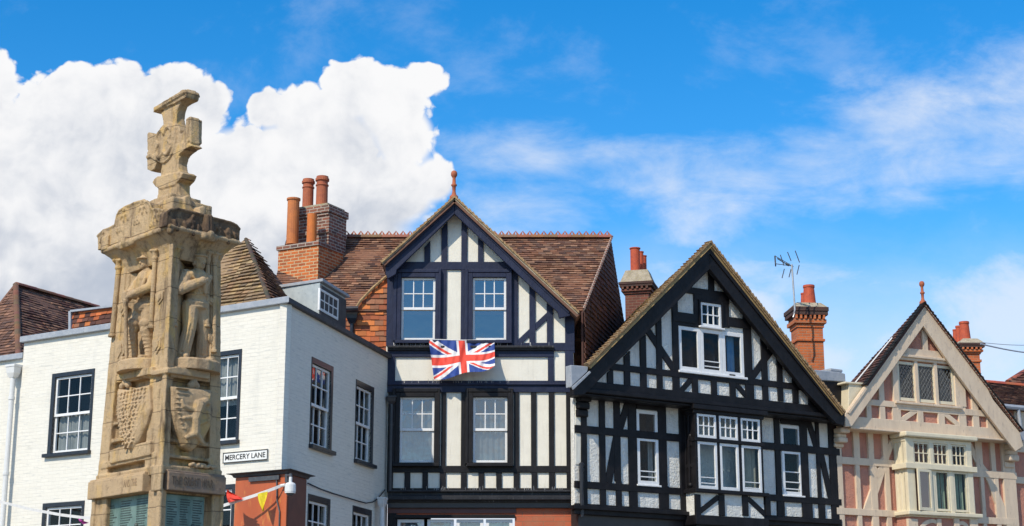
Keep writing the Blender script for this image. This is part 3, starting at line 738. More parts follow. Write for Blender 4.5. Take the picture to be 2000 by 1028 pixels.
# front gable roof and its verge
def gable_roof(th, F, apex, el, er, off, back, depth, mat, pal, seed, deck=.09, right=True, left=True, gauge=.105, depth_l=None):
    A, L, E = [F.P(*F.q(*p, off), off) for p in (apex, el, er)]
    b = Vector((sin(R(back)), cos(R(back)), 0))
    if left: tiles('roof_slope', th, [L, L + b * (depth_l or depth), A + b * depth, A], mat, pal, seed=seed, deck=deck, gauge=gauge)
    if right: tiles('roof_slope', th, [E, E + b * depth, A + b * depth, A], mat, pal, seed=seed + 1, deck=deck, gauge=gauge)
    return A, L, E, b
A, L, E, b = gable_roof(H1, CE, (888, 386), (746, 513.5), (1132, 614), .42, 0, 3.4, MT['tile'], PAL['brown'], 21)
def verge(th, F, p, q, off, w, mat, n=40, seed=5, th_=.045, up=.03):
    """bedded verge: a mortar strip with the ends of the tile courses showing"""
    r = random.Random(seed); a, c = Vector(F.q(*p, off)), Vector(F.q(*q, off)); t = (c - a); Ln = t.length; t.normalize(); nn = Vector((-t.y, t.x))
    if nn.y < 0: nn = -nn
    m = MB(); m.prism(F, [tuple(a - nn * w), tuple(c - nn * w), tuple(c + nn * .0), tuple(a + nn * .0)], off - .10, off)
    s_ = 0
    while s_ < Ln:
        e_ = min(Ln, s_ + .115); h = r.uniform(.8, 1.2) * up; x0 = a + t * s_; x1 = a + t * e_
        m.prism(F, [tuple(x0 - nn * .02), tuple(x1 - nn * .02), tuple(x1 + nn * h * .35), tuple(x0 + nn * h * 1.2)], off - .12, off + .02 + r.uniform(0, .02), 1); s_ += .11
    return m.build('verge', mat, th)
vm = [MT['mortar'], MT['verge']]
verge(H1, CE, (888, 384.5), (1131, 611), .43, .05, vm); verge(H1, CE, (745, 513), (888, 384.5), .43, .045, vm, seed=6)
def finial(th, base, zs, mat, sc=1.0):
    x, y, z = base; mb = MB(); h = zs - z
    mb.lathe((x, y), [(.12 * sc, z - .12), (.115 * sc, z), (.06 * sc, z + .08 * h), (.045 * sc, z + .2 * h), (.05 * sc, z + .38 * h), (.078 * sc, z + .41 * h), (.078 * sc, z + .46 * h), (.05 * sc, z + .49 * h),
                          (.042 * sc, z + .7 * h), (.055 * sc, z + .75 * h), (.082 * sc, z + .80 * h), (.088 * sc, z + .88 * h), (.075 * sc, z + .96 * h), (.04 * sc, z + h)], 14)
    return mb.build('finial', mat, th, smooth=True)
pf = CE.P(*CE.q(886.6, 384, .3), .3); finial(H1, pf, CE.q(886, 334, .3)[1], MT['terracotta'], .85)
# main range behind: red-brown tiled slope, crested ridge, hung-tile flank
YR = 39.3
rr_ = at(1193, 466, YR); rl_ = at(560, 471, YR); rl_.z = rr_.z
er_ = at(1137, 609, 36.62); el_ = at(520, 605, 36.62); el_.z = er_.z
tiles('roof_slope', H1, [el_, er_, rr_, rl_], MT['tile'], PAL['tile'], seed=3, sag=.02)
mb = MB(); halftube(mb, (rl_ + Vector((0, 0, .01)), rr_ + Vector((0, 0, .01))), .11, col=(.27, .12, .07)); mb.build('ridge_tiles', MT['tile'], H1)
mb = MB(); RF = Face(rl_.x, YR, 90); Lr = rr_.x - rl_.x; n_ = int(Lr / .172); zr = rr_.z + .08
for k in range(n_):
    u = Lr * (k + .5) / n_; hw = Lr / n_ / 2
    mb.prism(RF, [(u - hw, zr - .03), (u - hw * .45, zr - .03), (u - hw * .1, zr + .075), (u, zr + .115), (u - hw, zr + .01)], -.02, .02)
    mb.prism(RF, [(u + hw * .45, zr - .03), (u + hw, zr - .03), (u + hw, zr + .01), (u, zr + .115), (u + hw * .1, zr + .075)], -.02, .02)
    mb.prism(RF, [(u - hw, zr - .05), (u + hw, zr - .05), (u + hw, zr), (u - hw, zr)], -.018, .018)
mb.build('ridge_cresting', MT['terracotta'], H1)
flank = [Vector((er_.x + .02, er_.y - .1, 0)), er_ + Vector((.02, -.1, -.05)), rr_ + Vector((0, 0, -.05)), rr_ + Vector((.75, 3.2, -3.1)), Vector((rr_.x + .75, rr_.y + 3.2, 0))]
fl2 = [Vector((p.x, p.y, max(p.z, 6.0))) for p in flank]
tiles('hung_tile_flank', H1, fl2, MT['tile_dark'], PAL['dark'], seed=8, lift=.03, gauge=.12, width=.18, deck=.05)
mb = MB(); mb.tube([er_ + Vector((.03, -.12, .03)), rr_ + Vector((.03, 0, .05))], .035, 6); mb.build('verge', MT['dark_brick'], H1)
bk = [Vector((rr_.x + .75, rr_.y + 3.2, rr_.z - 3.1)), rr_, rl_, rl_ + Vector((0, 3.2, -3.1))]
tiles('roof_slope', H1, bk, MT['tile'], PAL['tile'], seed=4)
# orange tile-hung wall on the lane side with verge and black downpipe
TW = CE.shifted(-.25)
def p3(F, pts, off=0): return [F.P(*F.q(x, y, off), off) for x, y in pts]
tiles('hung_tile_wall', H1, p3(TW, [(757, 541), (728, 566), (705, 590), (696, 606), (692, 632), (693, 720), (757, 720)]), MT['tile_hung'], PAL['hung'], seed=9, gauge=.125, width=.20, lift=.028, deck=.06)
tiles('hung_tile_wall', H1, p3(TW, [(668, 606), (685, 606), (685, 700), (668, 700)], -.1), MT['tile_hung'], PAL['hung'], seed=10, gauge=.125, width=.20, lift=.028, deck=.06)
mb = MB(); pts = p3(TW, [(757, 538), (728, 563), (704, 588), (694, 604)], .07); mb.tube(pts, .035, 6); mb.build('verge', MT['verge'], H1)
def hopper(th, F, px, y0, y1, ybot, w, mat, off, r=.05):
    u, z1 = F.q(px, y0, off); z0 = F.q(px, y1, off)[1]; zb_ = F.q(px, ybot, off)[1] if ybot else .1
    mb = MB(); c = F.P(u, 0, off); a, bb = F.d, F.n
    def sq(wu, wo, z): return [Vector((c.x, c.y, z)) + a * i * wu + bb * j * wo for i, j in ((-1, -1), (1, -1), (1, 1), (-1, 1))]
    mb.loft([sq(w * .55, w * .45, z0), sq(w * .9, w * .7, z0 + (z1 - z0) * .35), sq(w, w * .8, z0 + (z1 - z0) * .8), sq(w * 1.12, w * .9, z0 + (z1 - z0) * .82), sq(w * 1.12, w * .9, z1)])
    o = mb.build('hopper_head', mat, th, bevel=.006); m2 = MB(); m2.tube([(c.x, c.y, z0 + .02), (c.x, c.y, zb_)], r, 12)
    z = z0 - .4
    while z > zb_:
        m2.tube([(c.x, c.y, z), (c.x, c.y, z - .07)], r * 1.25, 12); z -= 1.6
    m2.build('downpipe', mat, th); return o
hopper(H1, TW, 688, 606, 632, 720, .13, MT['black_frame'], .05, .045)
mb = MB(); q0 = at(664, 604, 36.35); q1 = at(700, 603, 36.35); mb.tube([q0, q1], .06, 8); mb.build('gutter', MT['black_frame'], H1)
hopper(H1, CE, 765, 774, 790, 958, .10, MT['black_frame'], .13, .05)

# ================================================================== white corner house
CX, CY = -4.3, 30.6
WL = Face(CX, CY, 122.4); WR = Face(CX, CY, 14.6)
H2 = thing('corner_house', 'white painted brick corner house with black framed sash windows and a street name plate', 'house', (CX, CY, 0))
zc = (WL.q(60, 665)[1] + WL.q(560, 592.5)[1] + WL.q(300, 631)[1]) / 3
wallm = MT['white_brick']
WLs = [((108, 737), (180, 730), (171.7, 879), (99.6, 886)), ((90, 993), (160, 986), (152, 1128), (81, 1135)),
       ((398, 699), (464.7, 693), (463, 858.6), (394, 865)), ((388, 960), (452, 955), (449, 1110), (384, 1116))]
wrl = [quadrect(WL, *w) for w in WLs]
ul = WL.q(38, 800)[0]
wall('brick_wall', H2, WL, 0, [(ul, zc), (0, zc)], wrl, 0, wallm)
sash6 = [(0, .52, 3, 2, .035), (.48, 1, 3, 2, 0)]
for i, r in enumerate(wrl):
    window(H2, WL, r, 0, sash6, stile=.048, bar=.024, recess=.03, surround=(.10, .075, .09, .01, -.06, .014, 'black_frame'), sill=(.17, .10, .075, .09, 'black_frame'),
           curtain=[(.03, .97, .0, .5, 'curtain')] if i == 0 else ([(.05, .98, .42, 1, 'curtain')] if i == 2 else None), glass='glass')
WRs = [((609.7, 710), (646.3, 725), (642.3, 881), (604.5, 865)), ((696.5, 752), (727, 767), (722.5, 909), (692, 893)),
       ((602.5, 976), (640, 987), (636, 1140), (598, 1128)), ((689.5, 998), (722, 1008), (718, 1150), (686, 1140))]
wrr = [quadrect(WR, *w) for w in WRs]
ur = WR.q(757.5, 850)[0] + .05
wall('brick_wall', H2, WR, 0, [(0, zc), (ur, zc)], wrr, 0, wallm)
for i, r in enumerate(wrr):
    window(H2, WR, r, 0, sash6, stile=.05, bar=.026, recess=.03, surround=(.03, .12, .12, .01, -.06, .014, 'black_frame'), sill=(.05, .20, .08, .09, 'black_frame'), glass='glass_sky' if i == 0 else 'glass')
# copings
def corner_pt(F, G, off): 
    return Vector((CX, CY, 0)) + (F.n + G.n) * (off / (1 + F.n.dot(G.n)))
hL = WL.q(300, 621)[1] - WL.q(300, 631)[1]
mb = MB(); a0, a1 = WL.P(ul - .05, zc, .09), corner_pt(WL, WR, .09); b0 = WL.P(ul - .05, zc, -.25); b1 = corner_pt(WL, WR, -.25)
lo4 = [Vector((p.x, p.y, zc - .02)) for p in (a0, a1, b1, b0)]; mb.loft([lo4, [Vector((p.x, p.y, zc + hL)) for p in lo4]]); mb.build('coping', MT['lead'], H2, bevel=.012)
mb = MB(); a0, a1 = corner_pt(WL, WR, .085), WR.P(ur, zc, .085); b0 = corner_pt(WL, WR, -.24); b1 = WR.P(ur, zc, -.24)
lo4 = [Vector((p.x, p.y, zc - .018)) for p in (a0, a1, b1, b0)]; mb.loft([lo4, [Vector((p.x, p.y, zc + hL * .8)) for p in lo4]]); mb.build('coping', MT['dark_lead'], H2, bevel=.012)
mb = MB(); mb.loft([[Vector((p.x, p.y, z)) for p in (WL.P(ul, 0, -.3), corner_pt(WL, WR, -.26), WR.P(ur, 0, -.3), WL.P(ul, 0, -.3) + WR.d * 6)] for z in (zc - .5, zc - .35)]); mb.build('flat_roof', MT['lead'], H2)
# hipped roof of old lichened tiles behind the parapet
zE = zc + .02
E1 = WL.P(*WL.q(534, 588, -.45), -.45); E1.z = zE; E0 = at_z(225, 634, zE); E0 = WL.P(WL.q(225, 634, -.45)[0], zE, -.45)
pu, pz = WL.q(480, 466, -2.0); PK_ = WL.P(pu, pz, -2.0)
E2 = E1 + WR.d * 3.0
tiles('hipped_roof', H2, [E0, E1, PK_], MT['tile_old'], PAL['old'], seed=31, sag=.035, gauge=.11, lift=.046)
tiles('hipped_roof', H2, [E1, E2, PK_], MT['tile_old'], PAL['brown'], seed=32, sag=.03, gauge=.11, lift=.046)
tiles('hipped_roof', H2, [E0, E0 + WR.d * 3.5, E2, PK_], MT['tile_old'], PAL['brown'], seed=33, deck=0) if False else None
mb = MB(); halftube(mb, (E1.lerp(PK_, .01), E1.lerp(PK_, .985)), .045, seg=.11, col=(.07, .05, .035)); mb.build('hip_tiles', MT['tile_old'], H2)
# lead dormer on the lane slope
dv = -WL.d
du0, du1 = WR.q(624, 585, -.3)[0], WR.q(674, 600, -.3)[0]; zd = WR.q(624, 551, -.3)[1]
A0, B0 = WR.P(du0, 0, -.3), WR.P(du1, 0, -.3); base4 = [A0, B0, B0 + dv * 1.5, A0 + dv * 1.5]
DM = MB(); DM.loft([[Vector((p.x, p.y, z)) for p in base4] for z in (zc - .4, zd)]); dm = DM.build('dormer', MT['grey_board'], H2, bevel=.01)
mb = MB(); e4 = [A0 - WR.d * .05 + WR.n * .08, B0 + WR.d * .06 + WR.n * .08, B0 + dv * 1.5 + WR.d * .06, A0 + dv * 1.5 - WR.d * .05]
mb.loft([[Vector((p.x, p.y, z)) for p in e4] for z in (zd + .004, zd + .07)]); mb.build('dormer_roof', MT['lead'], dm, bevel=.01)
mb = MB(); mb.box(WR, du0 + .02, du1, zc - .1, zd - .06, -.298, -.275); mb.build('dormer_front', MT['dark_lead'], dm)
DW = WR.shifted(-.24)
dr = quadrect(DW, (626.5, 563), (663, 583), (663, 625), (626.5, 607))
w_ = window(H2, DW, dr, 0, [(0, 1, 4, 2, 0)], stile=.05, bar=.028, room=False, name='dormer_window'); w_.parent = H2
# shop pilaster wrapping the corner
o_ = .28; zp = WL.q(530, 926.5, o_)[1]; uL = WL.q(459, 960, o_)[0]; uR = WR.q(598, 960, o_)[0]
def wrap(o, z, ext=0): return [Vector((p.x, p.y, z)) for p in (WL.P(uL - ext, 0, -.02), WL.P(uL - ext, 0, o), corner_pt(WL, WR, o), WR.P(uR + ext, 0, o), WR.P(uR + ext, 0, -.02), corner_pt(WL, WR, -.02))]
mb = MB(); mb.loft([wrap(o_, 0), wrap(o_, zp)]); sp_ = mb.build('shop_pilaster', MT['rust_paint'], H2, bevel=.01)
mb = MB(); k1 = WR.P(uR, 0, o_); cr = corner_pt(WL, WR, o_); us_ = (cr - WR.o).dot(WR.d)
mb.box(WR, us_ + .05, uR - .02, 0, zp - .03, o_ - .02, o_ + .012); mb.build('pilaster_shade_panel', MT['shaded_return_red'], sp_, bevel=.004)  # added dark panel: shade of this pilaster face painted as colour
zq = WL.q(530, 919, o_ + .1)[1]
mb = MB(); mb.loft([wrap(o_ + .03, zp - .02, .02), wrap(o_ + .06, zp + .03, .05), wrap(o_ + .13, zp + .045, .11), wrap(o_ + .14, zq, .12), wrap(o_ - .1, zq + .03, -.05)]); mb.build('pilaster_cornice', MT['dark_lead'], sp_, bevel=.006)
mb = MB(); z9 = WL.q(520, 934, o_)[1]; mb.box(WL, WL.q(489, 936, o_)[0], WL.q(548, 932, o_)[0], z9 - .05, z9 + .03, o_ - .01, o_ + .05); mb.build('junction_strip', MT['dark_metal'], sp_)
hopper(H2, WR, 747, 972, 991, None, .10, MT['white_plastic'], .16, .05)
mb = MB(); mb.tube([WL.P(WL.q(540, 935, o_ + .02)[0], WL.q(540, 935, o_)[1], o_ + .02)] + [WL.P(WL.q(x, y, o_ + .02)[0], WL.q(x, y, o_ + .02)[1], o_ + .02) for x, y in ((541, 950), (541, 978), (546, 1000), (545, 1040))], .016, 6); mb.build('conduit', MT['dark_metal'], sp_)

# street name plate
SG = thing('street_sign', 'white street name plate reading MERCERY LANE, fixed to the white brick wall', 'street sign', WL.P(WL.q(478, 891, .03)[0], WL.q(478, 891, .03)[1], .03))
sr = quadrect(WL, (435.4, 886), (523, 876), (523, 898.5), (435.4, 905.5), .03)
mb = MB(); mb.box(WL, *sr, .005, .03); mb.build('plate', MT['sign_white'], SG, bevel=.004)
mb = MB(); ring(mb, WL, sr[0], sr[1], sr[2], sr[3], .018, .03, .036); mb.build('border', MT['sign_black'], SG)
def text(th, F, s_, u0, u1, z0, z1, off, mat, name='lettering', depth=.003, squash=True, bold=0.0):
    cu = bpy.data.curves.new(name, 'FONT'); cu.body = s_; cu.extrude = depth; cu.offset = bold; cu.size = 1
    o = bpy.data.objects.new('temp_text', cu); COL.objects.link(o)
    dg = bpy.context.evaluated_depsgraph_get(); me = bpy.data.meshes.new_from_object(o.evaluated_get(dg)); bpy.data.objects.remove(o)
    xs = [v.co.x for v in me.vertices]; ys = [v.co.y for v in me.vertices]; x0, x1, y0, y1 = min(xs), max(xs), min(ys), max(ys)
    org = ORG[th.name]
    for v in me.vertices:
        p = F.P(u0 + (u1 - u0) * (v.co.x - x0) / (x1 - x0), z0 + (z1 - z0) * (v.co.y - y0) / (y1 - y0), off + v.co.z) - org
        v.co = p
    me.materials.clear(); me.materials.append(mat)
    ob = bpy.data.objects.new(name, me); COL.objects.link(ob); ob.parent = th; ORG[ob.name] = org; return ob
w_s, h_s = sr[1] - sr[0], sr[3] - sr[2]
text(SG, WL, 'MERCERY LANE', sr[0] + w_s * .055, sr[1] - w_s * .055, sr[2] + h_s * .27, sr[3] - h_s * .25, .033, MT['sign_black'], bold=.004)

# security camera on the pilaster
cu_, cz_ = WL.q(567, 955, .52)
cc = WL.P(cu_, cz_, .52); SCM = thing('security_camera', 'white domed security camera hanging from the orange corner pilaster', 'security camera', cc)
zt_, zb2 = WL.q(567, 944, .52)[1], WL.q(567, 966, .52)[1]; rr2 = .10
mb = MB(); mb.lathe((cc.x, cc.y), [(.03, zt_ + .11), (.03, zt_ + .02), (rr2 * .8, zt_), (rr2, zt_ - .03), (rr2 * 1.03, zb2 + .05), (rr2 * .98, zb2 + .045), (rr2 * .98, zb2 + .02)], 20); mb.build('housing', MT['white_plastic'], SCM, smooth=False, bevel=.004)
mb = MB(); mb.ball((cc.x, cc.y, zb2 + .025), rr2 * .75, 8, (1, 1, .8)); mb.build('dome', MT['dark_metal'], SCM, smooth=True)
mb = MB(); k0 = corner_pt(WL, WR, .29); mb.tube([Vector((k0.x, k0.y, zt_ + .17)), Vector((cc.x, cc.y, zt_ + .15)), Vector((cc.x, cc.y, zt_ + .08))], .03, 8)
mb.tube([Vector((k0.x, k0.y, zt_ + .05)), Vector((k0.x, k0.y, zt_ + .2))], .05, 8); mb.build('bracket', MT['dark_metal'], SCM)

# bunting string
BU = thing('bunting', 'white bunting ribbon with red, yellow and purple pennants tied to the orange pilaster', 'bunting', WL.P(WL.q(500, 970, .5)[0], 0, .5))
bp = [(549, 949), (537, 954), (521, 960), (495, 969), (470, 977), (445, 985), (431, 989.5), (390, 1001), (330, 1012), (260, 1016), (205, 1014), (160, 1011), (120, 1006), (60, 995), (-20, 975)]
bo = [.34, .42, .5, .58, .64, .7, .72, .8, .9, .95, .95, .9, .9, .9, .9]
bw_ = [WL.P(*WL.q(x, y, o), o) for (x, y), o in zip(bp, bo)]
mb = MB(); prev = None
for k, p in enumerate(bw_):
    w2 = .028; cur = (p + Vector((0, 0, w2)) + WL.n * .004, p + Vector((0, 0, -w2)) - WL.n * .004)
    if prev: mb.hexa([prev[0], prev[1], prev[1] + WL.n * .006, prev[0] + WL.n * .006], [cur[0], cur[1], cur[1] + WL.n * .006, cur[0] + WL.n * .006])
    prev = cur
mb.build('ribbon', MT['ribbon'], BU)
def pennant(pts, mat, off, bow):
    mb = MB(); P3 = [WL.P(*WL.q(x, y, off), off) for x, y in pts]; a, b_, c = P3; N = 6; rows = []
    for i in range(N + 1):
        f = i / N; l, r_ = a.lerp(c, f), b_.lerp(c, f); rows.append([l.lerp(r_, j / 4) + WL.n * bow * sin(3 * f + j * 1.1) for j in range(5)])
    for i in range(N):
        for j in range(4): mb.poly([rows[i][j], rows[i][j + 1], rows[i + 1][j + 1], rows[i + 1][j]])
    mb.build('pennant', mat, BU, smooth=True, recalc=False)
pennant([(503, 966), (521, 960), (514, 999)], MT['yellow_cloth'], .56, .03)
pennant([(447, 983), (473, 975), (444, 957)], MT['red_cloth'], .72, .04)
pennant([(448, 974), (462, 968), (474, 976)], MT['red_cloth'], .75, .03)
pennant([(154, 1013), (160, 1024), (175, 1022)], MT['purple_cloth'], .92, .03)
mb = MB(); mb.tube([Vector((k0.x, k0.y, zt_ + .0)) + WL.n * .05, bw_[0]], .03, 8); mb.build('ribbon_knot', MT['ribbon'], BU)

# cable sagging across the lane wall
WC = thing('wall_cable', 'thin black cable sagging across the shaded lane wall to the white downpipe', 'cable', WR.P(2, 6, .03))
mb = MB(); cps = [(601, 944), (625, 955), (650, 964), (680, 973), (700, 979), (715, 983), (728, 981), (738, 974), (747, 963), (752, 957)]
mb.tube([WR.P(*WR.q(x, y, .04), .04) for x, y in cps], .013, 6); mb.build('cable_run', MT['sign_black'], WC)

# chimney stack with two shafts and four pots behind the corner house
def stack(th, name, F, parts, mats, label=None):
    """parts: (x0,x1,ytop,ybot,o0,o1,mat) photo rows on face F"""
    mb = MB()
    for x0, x1, yt, yb, o0, o1, mi in parts:
        u0, u1, z0, z1 = F.rect(x0, yt, x1, yb, o1); mb.box(F, u0, u1, z0, z1, o0, o1, mi)
    return mb.build(name, mats, th, bevel=.008, label=label)
def pot_at(part, F, xa, xb, yt, yb, off, mat, style, dz=0):
    u0, u1, z0, z1 = F.rect(xa, yt, xb, yb, off); c = F.P((u0 + u1) / 2, 0, off); r = (u1 - u0) / 2 * abs(F.d.x) * 1.0 if abs(F.d.x) < .9 else (u1 - u0) / 2
    h = z1 - z0; r = max(r, .09)
    pr = {'banded': [(r * .93, z0 - .05), (r * .9, z0 + h * .05), (r * .88, z0 + h * .68), (r * 1.0, z0 + h * .70), (r * 1.0, z0 + h * .73), (r * .86, z0 + h * .75), (r * .86, z0 + h * .84), (r * 1.06, z0 + h * .86), (r * 1.06, z0 + h * .93), (r * .92, z0 + h * .95), (r * .92, z1), (r * .75, z1), (r * .75, z1 - .2)],
          'plain': [(r * .95, z0 - .05), (r * .93, z0), (r * .92, z0 + h * .95), (r * 1.07, z0 + h * .96), (r * 1.07, z1), (r * .85, z1), (r * .85, z1 - .25)],
          'short': [(r, z0 - .05), (r, z1), (r * .82, z1), (r * .82, z1 - .2)],
          'taper': [(r * 1.08, z0 - .05), (r * 1.0, z0 + h * .1), (r * .82, z0 + h * .86), (r * .92, z0 + h * .88), (r * .9, z1), (r * .7, z1), (r * .7, z1 - .15)]}[style]
    return pot(part, (c.x, c.y), pr, mat)
C1 = Face(-4.55, 37.5, 118)
H6 = H2
s1 = stack(H2, 'chimney_stack', C1, [(541, 620, 483, 640, -1.05, 0, 0), (539.5, 622, 475.5, 484, -1.05, .04, 1)], [MT['orange_brick'], MT['dark_brick']], label='lower orange brick shaft')
pot_at(s1, C1, 560.5, 584, 388.6, 474, -.3, MT['tan_pot'], 'plain'); pot_at(s1, C1, 600, 618, 419, 474, -.22, MT['orange_pot'], 'short')
C1b = C1.shifted(-.62)
s2 = stack(H2, 'chimney_stack', C1b, [(580, 640, 420, 640, -.75, 0, 0), (578, 642.5, 404.5, 418, -.80, .06, 0), (579, 641, 417.5, 424, -.77, .03, 0), (579, 641.5, 450, 458, -.77, .035, 0), (582, 640, 400.5, 405, -.72, .02, 1)], [MT['dark_brick'], MT['mortar']], label='taller sooty brick shaft')
pot_at(s2, C1b, 590.5, 613, 351, 408, -.25, MT['terracotta'], 'banded'); pot_at(s2, C1b, 617, 641, 345.7, 406, -.3, MT['terracotta'], 'banded')

# ================================================================== lower white house at the left edge
H3 = thing('white_house', 'lower white house with a pale drainpipe and a dark hipped tile roof', 'house', WL.P(ul - 1.5, 0, 0))
zc3 = WL.q(20, 703, -.06)[1]; ue = ul - 9.0
wall('brick_wall', H3, WL, 0, [(ue, zc3), (ul, zc3)], [], -.06, wallm)
mb = MB(); mb.box(WL, ue, ul - .002, zc3 - .02, zc3 + .10, -.3, .03); mb.build('coping', MT['lead'], H3, bevel=.01)
hopper(H3, WL, 27.5, 713, 738, None, .13, MT['white_plastic'], .10, .055)
P0 = WL.P(*WL.q(31, 557, -3.2), -3.2); P1 = at_z(190, 602, P0.z)
Ea = at_z(40, 668, zc3 + .1); Ea = WL.P(WL.q(41, 690, -1.2)[0], zc3 - .1, -1.2)
tiles('hipped_roof', H3, [Ea, Ea + (P1 - P0), P1, P0], MT['tile'], PAL['brown'] + PAL['dark'][:2], seed=41, sag=.025)
tiles('hipped_roof', H3, [Ea - WL.d * 2.9, Ea, P0], MT['tile'], PAL['brown'], seed=42, sag=.03)
tiles('hipped_roof', H3, [Ea - WL.d * 2.9 + (P1 - P0), Ea - WL.d * 2.9, P0, P1], MT['tile'], PAL['brown'], seed=44)
mb = MB(); halftube(mb, (P0, P1), .1, col=(.22, .085, .05)); halftube(mb, (Ea, P0), .07, seg=.12, col=(.17, .085, .05)); mb.build('ridge_tiles', MT['tile'], H3)
# small tile-hung upstand behind the corner house parapet
UP = WL.shifted(-.9)
tiles('tile_hung_upstand', H2, p3(UP, [(141, 690), (141, 611), (232, 600), (232, 690)]), MT['tile_hung'], PAL['hung'] + PAL['dark'], seed=43, gauge=.1)
mb = MB(); mb.prism(UP, UP.qs([(137.5, 609), (142, 608.5), (142, 690), (137.5, 690)]), -.1, .06); mb.prism(UP, UP.qs([(142, 607), (232, 596.5), (232, 600), (142, 611)]), -.1, .08); mb.build('upstand_trim', MT['lead'], H2)
# ================================================================== black and white timbered house
BK = Face(1.43, 36.0, 58)
H4 = thing('timbered_house', 'black and white half-timbered house with a broad jettied gable and black oriel', 'house', BK.P(4, 0, 0), group='half-timbered houses in a row')
bl = MT['black']; st = MT['stucco']
z_b = BK.q(1386, 1003)[1]
zj = BK.q(1146, 769)[1]                       # head of the first floor
uA, uB = BK.q(1122, 900)[0], BK.q(1640, 930)[0]
w1u = quadrect(BK, (1242.3, 800.5), (1283.5, 805), (1284.3, 853), (1242.8, 850)); w1l = quadrect(BK, (1243, 854), (1284.4, 858), (1286, 950), (1244.5, 945))
w2u = quadrect(BK, (1523.5, 829.5), (1561, 833), (1562.7, 877.5), (1525, 874.5)); w2l = quadrect(BK, (1525.5, 879.5), (1563.5, 883), (1567, 970), (1529, 966))
h1 = (w1l[0], w1l[1], w1l[2], w1u[3]); h2 = (w2l[0], w2l[1], w2l[2], w2u[3])
wall('plaster_wall', H4, BK, z_b, [(uA, zj + .25), (uB, zj + .25)], [h1, h2], 0, st)
LOWC = [(0, 1, 1, [.17, .25], 0)]
for k, (u_, l_) in enumerate(((w1u, w1l), (w2u, w2l))):
    u_ = (h1, h2)[k][:2] + u_[2:]; l_ = (h1, h2)[k][:2] + l_[2:]
    window(H4, BK, u_, 0, [(0, 1, 1, 1, 0)], stile=.075, recess=-.02, deep=.6, sill=None)
    window(H4, BK, l_, 0, [(0, 1, 1, [.10, .24] if k == 0 else [.07, .25, .52], 0)], stile=.075, recess=-.03, bar=.026, deep=.6, sill=(.04, .04, .04, .07, 'frame'), curtain=[(.72, 1, 0, 1, 'curtain')] if k == 0 else None)
T = Timber(H4, BK, bl, 0)
# rails (photo rows read at column xr)
T.beam(1122, 1640, 833.5, 848.5, xr=1157); T.beam(1122, 1640, 941.7, 955.5, xr=1157); T.beam(1122, 1640, 985.5, 1003, xr=1157, pr=.06); T.beam(1122, 1640, 752, 770.5, xr=1157)
T.post(1134, 1145, 768, 990); T.post(1169.8, 1181, 768, 990); T.post(1198.3, 1210.5, 768, 940, pr=.036); T.post(1202.3, 1213, 940, 990); T.post(1226.5, 1242.5, 775, 990); T.post(1284.8, 1301, 780, 1000)
T.post(1326.5, 1362, 780, 1010, pr=.05)
T.post(1242, 1285, 774, 801); T.post(1231.5, 1243.5, 948, 992)
T.brace(1228, 778, 1210, 838, .17); T.brace(1205, 848, 1187, 944, .19)
T.post(1293.8, 1305, 950, 1000)
T.post(1478, 1488.5, 800, 985); T.post(1513.5, 1524, 806, 1014); T.post(1562.5, 1577.5, 808, 1018); T.post(1594.3, 1601, 810, 1018); T.post(1619.5, 1641, 812, 1022)
T.post(1523, 1563, 812, 830); T.post(1520.5, 1531, 968, 1014); T.post(1575.5, 1585.5, 972, 1016); T.post(1601, 1610, 972, 1018)
T.brace(1574, 812, 1596, 880, .17); T.brace(1602, 884, 1622, 976, .17)
moulding(H4, BK, 'cornice', 1122, 1642, [(988, 996, -.01, .16), (995.8, 1006, -.01, .09)], bl, xr=1157)
mb = MB(); mb.box(BK, uA + .1, uB - .1, 0, z_b, -.3, -.02); mb.build('shop_front', MT['shop'], H4)
mb = MB(); mb.prism(BK, BK.qs([(1124, 780), (1134, 781), (1134, 908), (1124, 907)], .005), .0, .012); mb.build('plaster_strip', MT['plaster'], H4)
# carved console at the left end
mb = MB()
for y0, y1, o in ((770, 786, .22), (786, 800, .15), (800, 815, .09)): u0, u1, z0, z1 = BK.rect(1126, y0, 1148, y1, .05); mb.box(BK, u0, u1, z0, z1, -.01, o)
mb.build('console', bl, H4, bevel=.03)
mb = MB(); u, z = BK.q(1133, 800, .1); 
for yy in (908, 918): mb.ball(BK.P(*BK.q(1136, yy, .06), .06), .06, 6)
mb.tube([BK.P(*BK.q(1135, 905, .08), .08), BK.P(*BK.q(1137, 1010, .08), .08)], .045, 8); mb.build('downpipe', MT['black_frame'], H4)

# oriel
OB = .42
BY = BK.shifted(OB)
oz0, oz1 = BY.q(1358, 960)[1], BY.q(1358, 800)[1]
ou0, ou1 = BY.q(1357.5, 880)[0], BY.q(1489, 890)[0]
OR = []
lights = [((1359.6, 808), (1397.4, 811.5), (1398.5, 857), (1360.5, 853.5)), ((1402.6, 812), (1439, 815.5), (1440.3, 861.5), (1404, 857.5)), ((1444.6, 816), (1482.8, 819.5), (1484.5, 866), (1446.5, 862))]
lowers = [((1361.6, 861), (1399.5, 864.5), (1403, 956.5), (1365.6, 953)), ((1404.8, 865.5), (1442, 869), (1446, 960.5), (1409, 957)), ((1447.5, 870), (1485.5, 873.5), (1489.5, 964.5), (1452, 961))]
def hexwall(th, F, u0, u1, z0, z1, back, mat, name, bevel=.01):
    mb = MB(); mb.box(F, u0, u1, z0, z1, -back, 0); return mb.build(name, mat, th, bevel=bevel)
